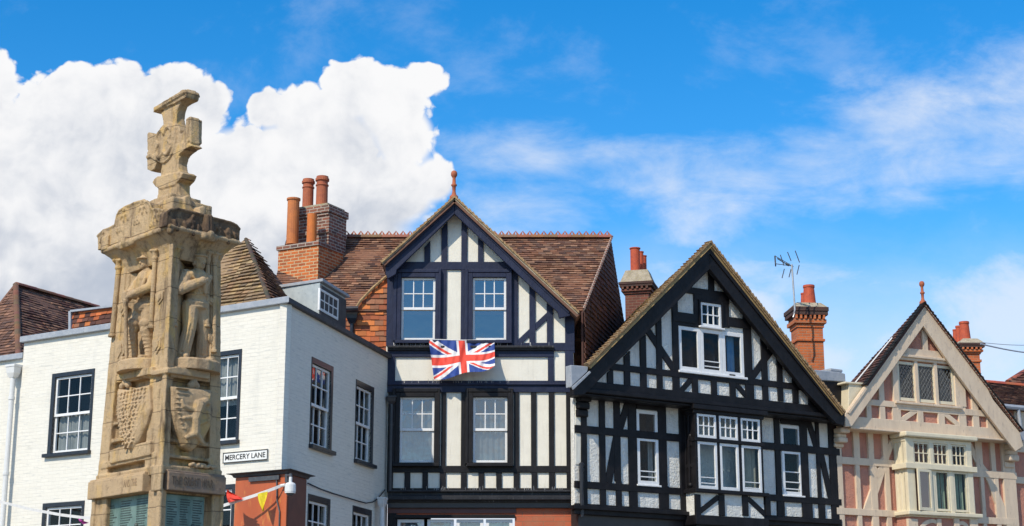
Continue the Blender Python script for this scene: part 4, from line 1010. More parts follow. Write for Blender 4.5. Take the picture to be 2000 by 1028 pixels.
# frame of the oriel: posts between lights, head, transom, apron
TB = Timber(H4, BY, bl, -.03)
zz = lambda y, x=1420: BY.q(x, y)[1]
rsL = [quadrect(BY, *q) for q in lights]; rsl = [quadrect(BY, *q) for q in lowers]
zu0, zu1 = sum(r[2] for r in rsL) / 3, sum(r[3] for r in rsL) / 3; zl0, zl1 = sum(r[2] for r in rsl) / 3, sum(r[3] for r in rsl) / 3
us = [((a[0] + b_[0]) / 2, (a[1] + b_[1]) / 2) for a, b_ in zip(rsL, rsl)]
for k, (a, b_) in enumerate(us):
    window(H4, BY, (a, b_, zu0, zu1), 0, [(0, 1, 3, 2, 0)], stile=.055, bar=.026, recess=-.01, room=False)
    window(H4, BY, (a, b_, zl0, zl1), 0, [(0, 1, 1, [.06, .20] if k == 0 else ([] if k == 1 else [.02, .16]), 0)], stile=.065, bar=.022, recess=-.015, room=False, curtain=[(.0, 1, 0, 1, 'cream_curtain')] if k == 2 else None)
mb = MB(); e = .002
for a, b_ in ((ou0, us[0][0] - e), (us[0][1] + e, us[1][0] - e), (us[1][1] + e, us[2][0] - e), (us[2][1] + e, ou1)): mb.box(BY, a, b_, zl0 - .03, zu1 + .05, -.12, .02)
mb.build('oriel_post', bl, H4, bevel=.01)
mb = MB(); mb.box(BY, ou0 - .03, ou1 + .04, zl1 + e, zu0 - e, -.12, .05); mb.build('oriel_transom', bl, H4, bevel=.012)
mb = MB(); mb.box(BY, ou0 - .05, ou1 + .06, zu1 + e, zu1 + .10, -.42, .04); mb.box(BY, ou0 - .10, ou1 + .12, zu1 + .09, zu1 + .2, -.42, .12); mb.build('oriel_cornice', bl, H4, bevel=.015)
mb = MB(); mb.box(BY, ou0 - .07, ou1 + .1, zl0 - .09, zl0 - .004, -.42, .09); mb.build('oriel_sill', bl, H4, bevel=.012)
za0 = zz(1006, 1365)
mb = MB(); mb.box(BY, ou0, ou1, za0, zl0 - .08, -.42, -.02); mb.build('oriel_apron', st, H4)
mb = MB(); mb.box(BY, ou0 - .06, ou1 + .08, za0 - .22, za0 + .0, -.42, .05); mb.box(BY, ou0 - .02, ou1 + .04, za0 - .34, za0 - .21, -.42, .0); mb.build('oriel_base', bl, H4, bevel=.015)
for x0, x1 in ((1357, 1366.5), (1402.5, 1413.5), (1448.5, 1459.5), (1493, 1503)): TB.post(x0, x1, 966, 1008, pr=.045)
TB.brace(1365, 1000, 1402, 971, .12); TB.brace(1460, 974, 1494, 1006, .12)
mb = MB(); mb.box(BY, ou0 + .02, ou0 + .09, zl0 - .05, zu1 + .08, -.42, -.12)   # left cheek, panelled
for zq_ in (zl0, (zl0 + zl1) / 2, zl1 - .05, zu0, zu1): mb.box(BY, ou0 - .0, ou0 + .1, zq_ - .05, zq_ + .03, -.41, -.121)
for o in (-.40, -.27): mb.box(BY, ou0 - .015, ou0 + .1, zl0 - .05, zu1 + .08, o, o + .07)
mb.build('oriel_cheek', bl, H4, bevel=.01)
mb = MB(); mb.box(BY, ou1 - .08, ou1 - .01, zl0 - .05, zu1 + .08, -.42, -.12); mb.build('oriel_cheek', bl, H4, bevel=.01)
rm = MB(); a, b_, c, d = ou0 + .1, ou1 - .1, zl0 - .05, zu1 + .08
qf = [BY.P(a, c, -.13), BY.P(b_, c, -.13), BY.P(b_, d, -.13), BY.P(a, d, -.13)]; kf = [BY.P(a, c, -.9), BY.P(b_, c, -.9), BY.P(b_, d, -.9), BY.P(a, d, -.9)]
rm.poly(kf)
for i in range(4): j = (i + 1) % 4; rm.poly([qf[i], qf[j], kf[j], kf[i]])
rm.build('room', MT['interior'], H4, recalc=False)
mb = MB()
for yy in (852, 948): mb.ball(BK.P(*BK.q(1349, yy, .2), .2), .07, 6); mb.ball(BK.P(*BK.q(1352, yy + 8, .2), .2), .05, 6)
mb.build('carved_boss', bl, H4, smooth=True)

# gable, jettied
GO = .35
BG = BK.shifted(GO)
wg = [quadrect(BG, (1324.3, 636), (1366.5, 641.5), (1367, 727.5), (1325, 723)), quadrect(BG, (1368.5, 643), (1409.5, 648), (1410.5, 732.5), (1369, 728.5)), quadrect(BG, (1411.5, 648), (1451.5, 653), (1452.5, 738), (1412, 733.5))]
z0g = sum(r[2] for r in wg) / 3; z1g = sum(r[3] for r in wg) / 3
wt_ = quadrect(BG, (1365.8, 590.7), (1406.5, 596), (1407, 642), (1366.5, 637.5))
hole = (wg[0][0], wg[2][1], z0g, z1g)
jb = BG.q(1196, 766)[1]
topg = BG.qs([(1120, 757), (1386.6, 497), (1648, 826)])
zmin = min(topg[0][1], topg[2][1]); topg[0] = (topg[0][0], max(topg[0][1], jb + .05)); topg[2] = (topg[2][0], max(topg[2][1], jb + .05))
wall('gable_wall', H4, BG, jb, topg, [hole, wt_], 0, st)
n3 = (hole[1] - hole[0]) / 3
for k in range(3):
    r = (hole[0] + n3 * k + .004, hole[0] + n3 * (k + 1) - .004, z0g, z1g)
    window(H4, BG, r, 0, [(0, 1, 1, [.08, .22] if k == 1 else 1, 0)], stile=.085, bar=.024, recess=-.02, deep=.8, curtain=[(.42, .80, 0, 1, 'blue_curtain_reflection')] if k == 2 else None)
mb = MB(); mb.box(BG, hole[0] - .04, hole[1] + .05, z0g - .06, z0g - .004, -.05, .08); mb.build('sill', MT['frame'], H4, bevel=.01)
window(H4, BG, wt_, 0, [(0, 1, 3, 2, 0)], stile=.06, bar=.028, recess=-.04, deep=.6, surround=(.05, .06, .05, .0, -.03, .07, 'black'), sill=(.06, .06, .045, .10, 'frame'))
G = Timber(H4, BG, bl, 0)
G.post(1312.6, 1324.5, 600, 770, top=(600, 590)); G.post(1452.3, 1467, 600, 780, top=(596, 612))
G.beam(1330, 1440, 565.5, 578, xr=1373); G.post(1382.3, 1393, 512, 570)
G.beam(1312, 1356, 611, 630, xr=1330, pr=.05); G.beam(1420, 1464, 622.5, 641, xr=1442, pr=.05)
G.poly([(1354, 574), (1422, 583), (1422, 640), (1354, 634)], .03, 'boarding', bevel=0) if False else None
for x0, x1 in ((1354, 1366.5), (1406.8, 1422.3)): G.post(x0, x1, 572, 640)
G.beam(1354, 1422, 577, 590, xr=1386, pr=.044)
G.beam(1312, 1356, 629, 637, xr=1330, pr=.034)
G.post(1217.7, 1229.3, 690, 762, top=(697, 686)); G.post(1249.5, 1261.2, 690, 764, top=(665, 654)); G.post(1281.7, 1292.3, 690, 768, top=(633, 622)); G.post(1184.8, 1196.3, 712, 762, top=(729, 718))
G.post(1487.2, 1498.3, 700, 782, top=(652, 666)); G.post(1517, 1527.3, 700, 784, top=(690, 703)); G.post(1546.5, 1557.5, 730, 788, top=(726, 740)); G.post(1577, 1587, 750, 792, top=(766, 779))
G.brace(1263, 644, 1318, 726, .17); G.brace(1517, 668, 1466, 740, .17)
G.beam(1175, 1327, 711.8, 724.2, xr=1203); G.beam(1450, 1592, 741, 753, xr=1476); G.beam(1312, 1466, 726.5, 738, xr=1330, pr=.04)
for x0, x1 in ((1313, 1324.8), (1351, 1362), (1388, 1398.6), (1424.2, 1435), (1460, 1471)): G.post(x0, x1, 732, 780)
G.brace(1326, 768, 1352, 738, .13); G.brace(1434, 748, 1462, 780, .13)
# jetty bressummer and soffit
zt1 = BG.q(1196, 750)[1]
mb = MB(); ul_, ur_ = BG.q(1128, 770)[0], BG.q(1640, 815)[0]
mb.box(BG, ul_, ur_, jb, zt1, -.03, .06); mb.box(BG, ul_, ur_, jb - .10, jb + .002, -.02, .16); mb.box(BG, ul_, ur_, jb - .16, jb - .098, -.36, .09); mb.build('jetty_beam', bl, H4, bevel=.02)
# bargeboards, roof slopes, verge
BO = .62 - GO
barges(H4, BG, [(1387, 478), (1386.6, 526), (1262, 652), (1182, 731), (1160, 753), (1141, 771), (1119, 773), (1119, 756)], [(1387, 478), (1592, 728), (1651, 804), (1649, 832), (1634, 828), (1573, 764), (1486.5, 652.5), (1386.6, 526)], bl, .14, BO)
mb = MB(); mb.prism(BG, BG.qs([(1387, 486), (1387, 496), (1132, 752), (1126, 750)], BO + .03), BO, BO + .03); mb.prism(BG, BG.qs([(1387, 486), (1640, 800), (1637, 806), (1387, 496)], BO + .03), BO, BO + .03); mb.build('barge_moulding', bl, H4)
A, L, E, b = gable_roof(H4, BK, (1387, 473), (1148, 713.5), (1650, 806), .68, -9, 5.0, MT['tile_old'], PAL['lichen'], 51, deck=.10)
vb = [MT['verge'], MT['tile_old']]
verge(H4, BK, (1148, 712.5), (1387, 472), .70, .06, [MT['verge'], MT['verge']], seed=8, up=.045); verge(H4, BK, (1387, 472), (1650, 806), .70, .05, [MT['verge'], MT['verge']], seed=9, up=.04)
# lead valley box at the left eave, lead topped parapet at the right
mb = MB(); mb.prism(BK, BK.qs([(1115, 713), (1150, 716), (1147, 727), (1116, 756)], .64), .42, .64); mb.build('valley_box', MT['lead'], H4, bevel=.015)
mb = MB(); mb.prism(BK, BK.qs([(1118, 756), (1152, 725), (1154, 728), (1120, 761)], .70), .66, .70); mb.build('lead_flashing', MT['lead'], H4)
mb = MB(); mb.prism(BK, BK.qs([(1601, 744), (1650, 748), (1656, 835), (1641, 832)], .1), -1.6, .12); mb.build('parapet', bl, H4)
mb = MB(); mb.prism(BK, BK.qs([(1592, 722), (1640, 727), (1651, 730), (1652, 746), (1600, 743)], .16), -.8, .16); mb.prism(BK, BK.qs([(1622, 719), (1646, 722), (1646, 728), (1622, 725)], .1), -.5, .1); mb.build('parapet_lead', MT['lead'], H4, bevel=.02)

# ================================================================== pink roughcast house
PKp = BK.P(7.95, 0, 0)
PK = Face(PKp.x, PKp.y, 63)
H5 = thing('timbered_house', 'pink roughcast house with cream timber framing and leaded windows in its gable', 'house', PK.P(3.5, 0, 0), group='half-timbered houses in a row')
cm_, pk = MT['cream_timber'], MT['pink']
zb5 = 3.0; zj5 = PK.q(1700, 843)[1]
uA, uB = PK.q(1631, 900)[0], PK.q(1981, 950)[0]
wall('roughcast_wall', H5, PK, zb5, [(uA, zj5 + .3), (uB, zj5 + .3)], [], 0, pk)
T = Timber(H5, PK, cm_, 0); T.lift = .025
T.post(1631, 1643.5, 838, 1040); T.post(1664, 1676, 838, 900); T.post(1670.5, 1679, 900, 1040); T.post(1692.8, 1703.3, 838, 905, ); T.post(1699, 1711.5, 900, 1040); T.post(1721, 1732, 842, 905); T.post(1728, 1737, 905, 1040)
T.post(1752, 1768, 845, 1040); 
T.beam(1631, 1770, 893.5, 907.5, xr=1650); T.beam(1631, 1770, 993.5, 1006.5, xr=1660); T.beam(1631, 1985, 835, 843, xr=1650)
T.curve([(1753, 848), (1738, 870), (1727, 895), (1719, 920), (1708, 952), (1692, 1000)], (.15, .26)); T.curve([(1697, 898), (1703, 912), (1716, 932)], (.13, .16), pr=.034)
T.post(1888, 1899, 858, 1040); T.post(1903, 1916, 860, 930); T.post(1915.2, 1922, 930, 1040); T.post(1932.3, 1941, 862, 925); T.post(1942, 1950, 925, 1040); T.post(1958, 1982, 866, 1040)
T.beam(1888, 1982, 920.5, 934, xr=1930); T.beam(1888, 1982, 1011, 1024, xr=1930)
T.curve([(1892, 868), (1902, 892), (1916, 915), (1932, 938), (1944, 970), (1966, 1024)], (.14, .28))
# corbels
def corbel(F, x0, x1, ys, os_, name='corbel'):
    mb = MB()
    for y0, y1, o in zip(ys, ys[1:], os_): u0, u1, z0, z1 = F.rect(x0, y0, x1, y1, .1); mb.box(F, u0, u1, z0, z1 + .002, -.01, o)
    return mb.build(name, cm_, H5, bevel=.035)
corbel(PK, 1630, 1648, (838, 848, 856, 866, 874), (.36, .22, .28, .12)); corbel(PK, 1963, 1982, (868, 880, 890, 902, 914), (.36, .22, .28, .12))
# gable
PO = .35
PG = PK.shifted(PO)
panes = [((1753.5, 708.5), (1782, 714), (1784.5, 778), (1757.5, 772.5)), ((1792, 714.5), (1820.5, 720), (1823, 785), (1796, 780)), ((1829.5, 718.5), (1857, 724), (1859.5, 788), (1832.5, 784))]
pr = [quadrect(PG, *p) for p in panes]; zp0, zp1 = sum(r[2] for r in pr) / 3, sum(r[3] for r in pr) / 3
jb5 = PG.q(1700, 838)[1]
topg = PG.qs([(1655, 830), (1804.5, 612), (1992, 872)]); topg[0] = (topg[0][0], jb5 + .05); topg[2] = (topg[2][0], jb5 + .05)
holes = [(r[0] - .07, r[1] + .07, zp0 - .08, zp1 + .07) for r in pr]
wall('gable_wall', H5, PG, jb5, topg, holes, 0, pk)
def leaded(th, F, r, off):
    w = window(th, F, r, off, [(0, 1, 1, 1, 0)], frame='cream_frame', glass='leaded', stile=.07, recess=-.03, deep=.6)
    mb = MB(); u0, u1, z0, z1 = r[0] + .06, r[1] - .06, r[2] + .07, r[3] - .06; a = .105; bq = .15; o = off + .012; W_, Hh = u1 - u0, z1 - z0
    for sgn in (1, -1):
        k = -40
        while k < 40:
            pts = []   # line z = z0 + sgn*(u-uc)*bq/a + k*bq clipped to the pane
            uc = u0 if sgn > 0 else u1
            f = lambda u: z0 + sgn * (u - uc) * bq / a + k * bq
            cand = [(u0, f(u0)), (u1, f(u1))]
            lo_u, hi_u = u0, u1
            inv = lambda z: uc + sgn * (z - z0 - k * bq) * a / bq
            s1_, s2_ = sorted((inv(z0), inv(z1))); lo_u, hi_u = max(u0, s1_), min(u1, s2_)
            if hi_u - lo_u > .01: mb.tube([F.P(lo_u, f(lo_u), o), F.P(hi_u, f(hi_u), o)], .0055, 4)
            k += 1
    mb.build('lead_cames', MT['came'], w)
for r, h in zip(pr, holes): leaded(H5, PG, h, 0)
G = Timber(H5, PG, cm_, 0); G.lift = .02
for k, (x0, x1) in enumerate(((1741, 1751.5), (1784.5, 1790.5), (1822.5, 1828.5), (1861.5, 1881))): G.post(x0, x1, 700, 795, pr=.05)
G.beam(1755, 1862, 684, 700, xr=1797, pr=.05); G.post(1798.5, 1808.5, 630, 690, top=(640, 640))
moulding(H5, PG, 'window_hood', 1750, 1862, [(695, 700, -.01, .14), (700, 706, -.01, .09)], cm_, xr=1797)
moulding(H5, PG, 'ledge', 1751, 1880, [(787, 792, -.01, .13), (792, 797, -.01, .08)], cm_, xr=1800)
G.post(1715, 1725.5, 750, 830, top=(758, 742)); G.post(1690, 1699.5, 780, 830, top=(790, 777)); G.post(1896.5, 1908.5, 770, 840, top=(772, 790)); G.post(1925.5, 1938.5, 810, 842, top=(812, 830)); G.post(1741, 1757, 790, 826, pr=.034)
G.post(1870, 1884.5, 795, 838, pr=.034); G.post(1789.5, 1800.6, 798, 832); G.post(1830, 1842.6, 800, 836)
G.beam(1690, 1752, 783, 794.5, xr=1720); G.beam(1880, 1930, 801, 813, xr=1900); G.beam(1750, 1880, 793, 802, xr=1760, pr=.04)
G.brace(1757, 823, 1790, 800, .13); G.brace(1842, 808, 1874, 834, .13)
G.brace(1862, 704, 1800, 640, .01) if False else None
mb = MB(); ul_, ur_ = PG.q(1656, 830)[0], PG.q(1972, 858)[0]; ztb = PG.q(1700, 817)[1]
mb.box(PG, ul_, ur_, jb5, ztb, -.03, .06); mb.box(PG, ul_, ur_, jb5 - .05, jb5 + .002, -.36, .11); mb.build('jetty_beam', cm_, H5, bevel=.015)
barges(H5, PG, [(1805.5, 593), (1804, 637), (1739, 728), (1688, 799), (1664, 833), (1651, 834), (1651, 808), (1694, 748)], [(1805.5, 593), (1842.6, 634), (1924, 749), (1940, 781), (1992, 845), (1999, 872), (1984, 882), (1966, 859), (1908, 782), (1857.8, 714.5), (1804, 637)], cm_, .12, .20)
mb = MB(); mb.prism(PG, PG.qs([(1804.8, 598), (1804.8, 604), (1660, 808), (1656, 806)], .23), .2, .23); mb.build('barge_moulding', cm_, H5)
A5, L5, E5 = [PK.P(*PK.q(*p, .58), .58) for p in ((1805.5, 590), (1691, 750), (1995, 838))]
b5 = Vector((sin(R(-27)), cos(R(-27)), 0))
tiles('roof_slope', H5, [L5, L5 + b5 * .85, A5 + b5 * .10 + Vector((0, 0, -.02)), A5], MT['tile'], PAL['dark'] + PAL['brown'][:2], seed=61, deck=.08)
b6 = Vector((sin(R(8)), cos(R(8)), 0))
tiles('roof_slope', H5, [E5, E5 + b6 * 4.5, A5 + b6 * 4.5, A5], MT['tile'], PAL['brown'], seed=62, deck=.08)
verge(H5, PK, (1689, 752), (1805, 590), .60, .03, [MT['verge'], MT['tile_dark']], seed=12, up=.015); verge(H5, PK, (1805, 590), (1998, 842), .60, .045, [MT['dark_brick'], MT['tile_dark']], seed=13, up=.02)
mb = MB(); wp = [L5.lerp(A5, f) + b5 * (.85 - .75 * f) * .55 + Vector((0, 0, .05)) for f in (.02, .2, .4, .55)]; mb.tube(wp, .02, 6); mb.build('roof_cable', MT['ribbon'], H5)
pf = PK.P(*PK.q(1802.5, 590, .5), .5); finial(H5, pf, PK.q(1802, 550, .5)[1], MT['terracotta'], .78)
# cream lead-topped box at the left eave
mb = MB(); mb.prism(PK, PK.qs([(1652, 748), (1688, 751), (1655, 812), (1651, 812)], .3), -.2, .42); mb.prism(PK, PK.qs([(1651, 745), (1691, 748), (1690, 752), (1651, 749)], .46), -.2, .46); mb.build('eave_box', MT['cream_frame'], H5, bevel=.015)
# oriel of the pink house
PB = PK.shifted(.50)
cf = MT['cream_frame']
pu = [((1781.5, 861), (1811.5, 864.5), (1814.5, 906), (1785, 902.5)), ((1818.5, 866), (1848.5, 869.5), (1851, 910.5), (1822, 907)), ((1855.5, 870), (1884.5, 873.5), (1887, 914), (1859, 911))]
pl = [((1786, 915), (1818.5, 918), (1822.5, 998), (1791, 995)), ((1825, 918), (1853.5, 921.5), (1857.5, 1000), (1831, 997)), ((1860.5, 921.5), (1888.5, 925), (1893, 1003), (1866.5, 1001))]
ru = [quadrect(PB, *p) for p in pu]; rl = [quadrect(PB, *p) for p in pl]
zu0, zu1 = sum(r[2] for r in ru) / 3, sum(r[3] for r in ru) / 3; zl0, zl1 = sum(r[2] for r in rl) / 3, sum(r[3] for r in rl) / 3
us = [((a[0] + b_[0]) / 2, (a[1] + b_[1]) / 2) for a, b_ in zip(ru, rl)]
ou0, ou1 = PB.q(1771.5, 930)[0], PB.q(1900, 940)[0]
for k, (a, b_) in enumerate(us):
    window(H5, PB, (a, b_, zu0, zu1), 0, [(0, 1, 3, 2, 0)], frame='cream_frame', stile=.032, bar=.026, recess=-.01, room=False)
    if k: window(H5, PB, (a, b_, zl0, zl1), 0, [(0, 1, 1, 1, 0)], frame='cream_frame', stile=.05, recess=-.015, room=False, curtain=[(0, .62, 0, 1, 'green_curtain'), (.7, 1, 0, 1, 'green_curtain')])
# the open casement, hinged at its right side and swung out
a, b_ = us[0]; wd = b_ - a
hp = PB.P(b_ - .02, 0, .04); ang = PK.az + 180 + 22
CF = Face(hp.x, hp.y, PK.az - 8)
window(H5, CF, (-wd, 0, zl0 - .02, zl1), 0, [(0, 1, 1, 1, 0)], frame='cream_frame', glass='glass_sky', stile=.07, recess=-.03, room=False, name='open_casement')
mb = MB(); e = .002
for p, q in ((ou0, us[0][0] - e), (us[0][1] + e, us[1][0] - e), (us[1][1] + e, us[2][0] - e), (us[2][1] + e, ou1)): mb.box(PB, p, q, zl0 - .05, zu1 + .05, -.12, .025)
mb.build('oriel_post', cf, H5, bevel=.012)
mb = MB(); mb.box(PB, ou0 - .09, ou1 + .10, zl1 + e, zu0 - e, -.45, .09); mb.build('oriel_transom', cf, H5, bevel=.012)
mb = MB(); mb.box(PB, ou0 - .02, ou1 + .02, zu1 + e, zu1 + .12, -.48, .03); mb.box(PB, ou0 - .10, ou1 + .12, zu1 + .118, zu1 + .24, -.48, .16); mb.build('oriel_cornice', cf, H5, bevel=.03)
mb = MB(); mb.box(PB, ou0 - .10, ou1 + .16, zl0 - .13, zl0 - .03, -.48, .12); mb.box(PB, ou0 - .04, ou1 + .05, zl0 - .17, zl0 - .128, -.48, .04); mb.build('oriel_sill', cf, H5, bevel=.02)
mb = MB(); mb.box(PB, ou0, ou1, 3.2, zl0 - .16, -.48, -.02); mb.build('oriel_apron', pk, H5)
TB = Timber(H5, PB, cm_, -.03)
for x0, x1 in ((1772, 1791), (1829, 1837), (1862, 1872), (1893, 1908)): TB.post(x0, x1, 1014, 1060, pr=.06)
TB.curve([(1794, 1045), (1802, 1026), (1818, 1018), (1830, 1022)], (.11, .09)); TB.curve([(1868, 1026), (1878, 1022), (1888, 1030), (1893, 1050)], (.09, .11))
mb = MB()
for o in (-.46, -.30, -.16): mb.box(PB, ou0 + .0, ou0 + .09, zl0 - .03, zu1 + .06, o, o + .09)
mb.box(PB, ou0 + .02, ou0 + .10, zl0 - .03, zu1 + .06, -.47, -.05); mb.build('oriel_cheek', cf, H5, bevel=.012)
mb = MB(); mb.box(PB, ou1 - .1, ou1 - .01, zl0 - .03, zu1 + .06, -.47, -.121); mb.build('oriel_cheek', cf, H5, bevel=.012)
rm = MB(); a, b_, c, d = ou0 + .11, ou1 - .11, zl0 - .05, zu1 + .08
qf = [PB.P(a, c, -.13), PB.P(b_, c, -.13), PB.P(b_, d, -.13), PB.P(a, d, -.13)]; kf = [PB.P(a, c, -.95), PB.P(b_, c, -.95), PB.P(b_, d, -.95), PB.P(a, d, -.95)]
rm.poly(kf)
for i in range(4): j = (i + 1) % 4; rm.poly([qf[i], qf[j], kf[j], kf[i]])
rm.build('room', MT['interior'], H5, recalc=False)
# lower range continuing beyond the gable: wall, gutter and roof
uC, uD = PK.q(1981, 950)[0] + .003, PK.q(2080, 950)[0]
ze5 = PK.q(1985, 800, .1)[1]
wall('roughcast_wall', H5, PK, zb5, [(uC, ze5), (uD, ze5)], [], -.06, pk)
T = Timber(H5, PK, cm_, -.06); T.beam(1981, 2070, 932, 945, xr=1990); T.beam(1981, 2070, 800, 884, xr=1990, pr=.05); T.post(1981, 1985, 932, 1040)
mb = MB(); mb.tube([PK.P(PK.q(1950, 796, .1)[0], ze5 + .05, .1), PK.P(uD, ze5 + .05, .1)], .07, 8); mb.build('gutter', MT['lead'], H5)
mb = MB(); hu, hz = PK.q(1995, 850, .1); mb.box(PK, hu - .08, hu + .1, hz - .15, hz + .15, -.05, .15); mb.tube([PK.P(hu, hz + .1, .1), PK.P(hu - .05, ze5 + .03, .1)], .05, 8); mb.build('hopper_head', MT['lead'], H5, bevel=.01)
ra = PK.P(PK.q(1905, 800, .05)[0], ze5 + .05, .05); rb_ = PK.P(uD, ze5 + .05, .05)
rg = at(1925, 748, ra.y + 4.0); rk = rg + (rb_ - ra)
tiles('roof_slope', H5, [ra, rb_, rk, rg], MT['tile'], PAL['dark'] + PAL['brown'], seed=63)
mb = MB(); halftube(mb, (rg, rk), .11, col=(.45, .10, .05)); mb.build('ridge_tiles', MT['tile'], H5)
# taller tiled roof at the very edge
H7 = thing('tiled_roof_house', 'brown tiled roof of a further house rising behind the red ridge tiles', 'house', (rk.x + 3, rk.y + 4, 0))
qa = at(1968, 747, rg.y + 1.2); qb = at(2012, 720, rg.y + 1.6); qc = qb + Vector((5, 1.6, 0)); qd = qa + Vector((5.5, 1.2, 0)) + Vector((0, 0, -.6)); qe = Vector((qa.x - .2, qa.y - 1.0, qa.z - 1.3))
tiles('roof_slope', H7, [qe, qe + Vector((6, 1.9, 0)), qc, qb, qa], MT['tile'], PAL['brown'] + PAL['dark'], seed=64)
mb = MB(); halftube(mb, (qa, qb), .1, col=(.30, .09, .05)); halftube(mb, (qb, qc), .1, col=(.30, .09, .05)); mb.build('ridge_tiles', MT['tile'], H7)
mb = MB(); mb.loft([[Vector((qe.x + .2, qe.y + .5, z)), Vector((qe.x + 6, qe.y + 2.3, z)), Vector((qe.x + 5, qe.y + 5, z)), Vector((qe.x - .8, qe.y + 3.5, z))] for z in (0, qe.z)]); mb.build('brick_wall', MT['red_brick'], H7)

# ================================================================== chimneys on the roofs behind
def chimney(th, F, body, cap, slab, pots_, mats):
    """body/cap/slab photo rectangles on the front plane; oversailing courses step out"""
    u0, u1, z0, z1 = F.rect(*body); d_ = max(.55, (u1 - u0) * .9); mb = MB(); mb.box(F, u0, u1, z0 - 3, z1, -d_, 0, 0)
    zc0, zc1 = F.rect(*cap)[2:]; n = 5
    prof = (.03, .09, .05, .13, .15)
    for k in range(n):
        a, b2 = zc0 + (zc1 - zc0) * k / n, zc0 + (zc1 - zc0) * (k + 1) / n; e = prof[k]; mb.box(F, u0 - e, u1 + e, a, b2 + .001 * k, -d_ - e, e, 1 if k > 1 else 0)
    r = random.Random(2); x = u0 - .07
    while x < u1 + .05: mb.box(F, x, x + .06, zc0 + (zc1 - zc0) * .4, zc0 + (zc1 - zc0) * .6, -.1, .13, 0); x += .13
    zm = z0 + (z1 - z0) * .68; mb.box(F, u0 - .04, u1 + .04, zm, zm + .07, -d_ - .04, .04, 0)
    part = mb.build('chimney_stack', mats, th, bevel=.006)
    zs0, zs1 = F.rect(*slab)[2:]; m2 = MB()
    def rg_(e, z): return [F.P(u0 - e, z, e), F.P(u1 + e, z, e), F.P(u1 + e, z, -d_ - e), F.P(u0 - e, z, -d_ - e)]
    m2.loft([rg_(.13, zs0 - .01), rg_(.11, zs0 + .03), rg_(-.02, zs1)]); m2.build('flaunching', MT['mortar'], part)
    for xa, xb, yt, yb, off, sty in pots_: pot_at(part, F, xa, xb, yt, yb, off, MT['red_pot'], sty)
    return part
K2 = Face(3.0, 43.0, 104)
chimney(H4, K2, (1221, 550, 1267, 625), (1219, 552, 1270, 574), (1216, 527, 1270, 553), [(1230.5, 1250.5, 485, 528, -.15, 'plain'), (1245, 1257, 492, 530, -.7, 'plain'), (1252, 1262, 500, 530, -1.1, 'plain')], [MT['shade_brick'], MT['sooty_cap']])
K3 = Face(8.0, 44.5, 84)
chimney(H4, K3, (1559, 640, 1609, 724), (1556, 601.5, 1612, 640), (1557, 591, 1609, 602), [(1568, 1592.5, 558, 594, -.3, 'taper'), (1563.5, 1579, 573, 596, -.6, 'taper')], [MT['red_chimney'], MT['sooty_cap']])
K4 = Face(13.0, 47.0, 88)
chimney(H5, K4, (1884, 692, 1915, 740), (1880, 671.5, 1919, 692), (1876, 661, 1911, 672), [(1873, 1894.5, 629, 664, -.3, 'taper'), (1866, 1880, 637, 666, -.6, 'taper'), (1860.5, 1874, 644, 668, -.9, 'taper')], [MT['red_chimney'], MT['sooty_cap']])

# ================================================================== television aerial
AY = 43.6
def ap(x, y, dy=0): return at(x, y, AY + dy)
AE = thing('television_aerial', 'slender television aerial on a bent pale mast beside the orange brick chimney', 'aerial', ap(1547, 640))
mb = MB(); mb.tube([ap(1549, 620), ap(1552.5, 606), ap(1549.5, 560), ap(1546.5, 517)], .026, 8); mb.build('mast', MT['grey_metal'], AE)
mb = MB(); mb.tube([ap(1549.5, 521), ap(1535, 515.5), ap(1518, 505)], .016, 6); mb.tube([ap(1538, 514), ap(1515, 501)], .011, 5); mb.tube([ap(1538, 518.5), ap(1515.5, 515.5)], .011, 5); mb.tube([ap(1542, 518), ap(1535, 516)], .04, 6); mb.build('boom', MT['dark_metal'], AE)
mb = MB(); a = [ap(1512, 500), ap(1515, 499), ap(1516, 515.5), ap(1513.5, 516)]; mb.hexa(a, [p + Vector((.05, .3, 0)) for p in a]); mb.build('reflector', MT['dark_metal'], AE)
for p, q in (((1524, 498), (1531, 519)), ((1538, 492.5), (1545, 510)), ((1553, 490), (1561.5, 513)), ((1532, 525.5), (1527.5, 543.5)), ((1545, 526), (1541, 542)), ((1561, 518), (1556.5, 536.5))):
    mb = MB(); mb.tube([ap(*p), ap(*q)], .014, 5); mb.build('element', MT['dark_metal'], AE)

# overhead wires
OW = thing('overhead_wires', 'pair of thin grey overhead wires running from the chimney beside the pink gable', 'wires', at(1921, 672, 46.8))
for y0, y1, r in ((672, 682, .022), (669, 668, .010)):
    mb = MB(); N = 12; pts = []
    for k in range(N + 1):
        f = k / N; p = at(1915 + 180 * f, y0 + (y1 - y0) * min(1.5, f * 2.1), 46.6 + 1.0 * f); pts.append(p - Vector((0, 0, .10 * sin(pi * f))))
    mb.tube(pts, r, 6); mb.build('wire', MT['cable'], OW)

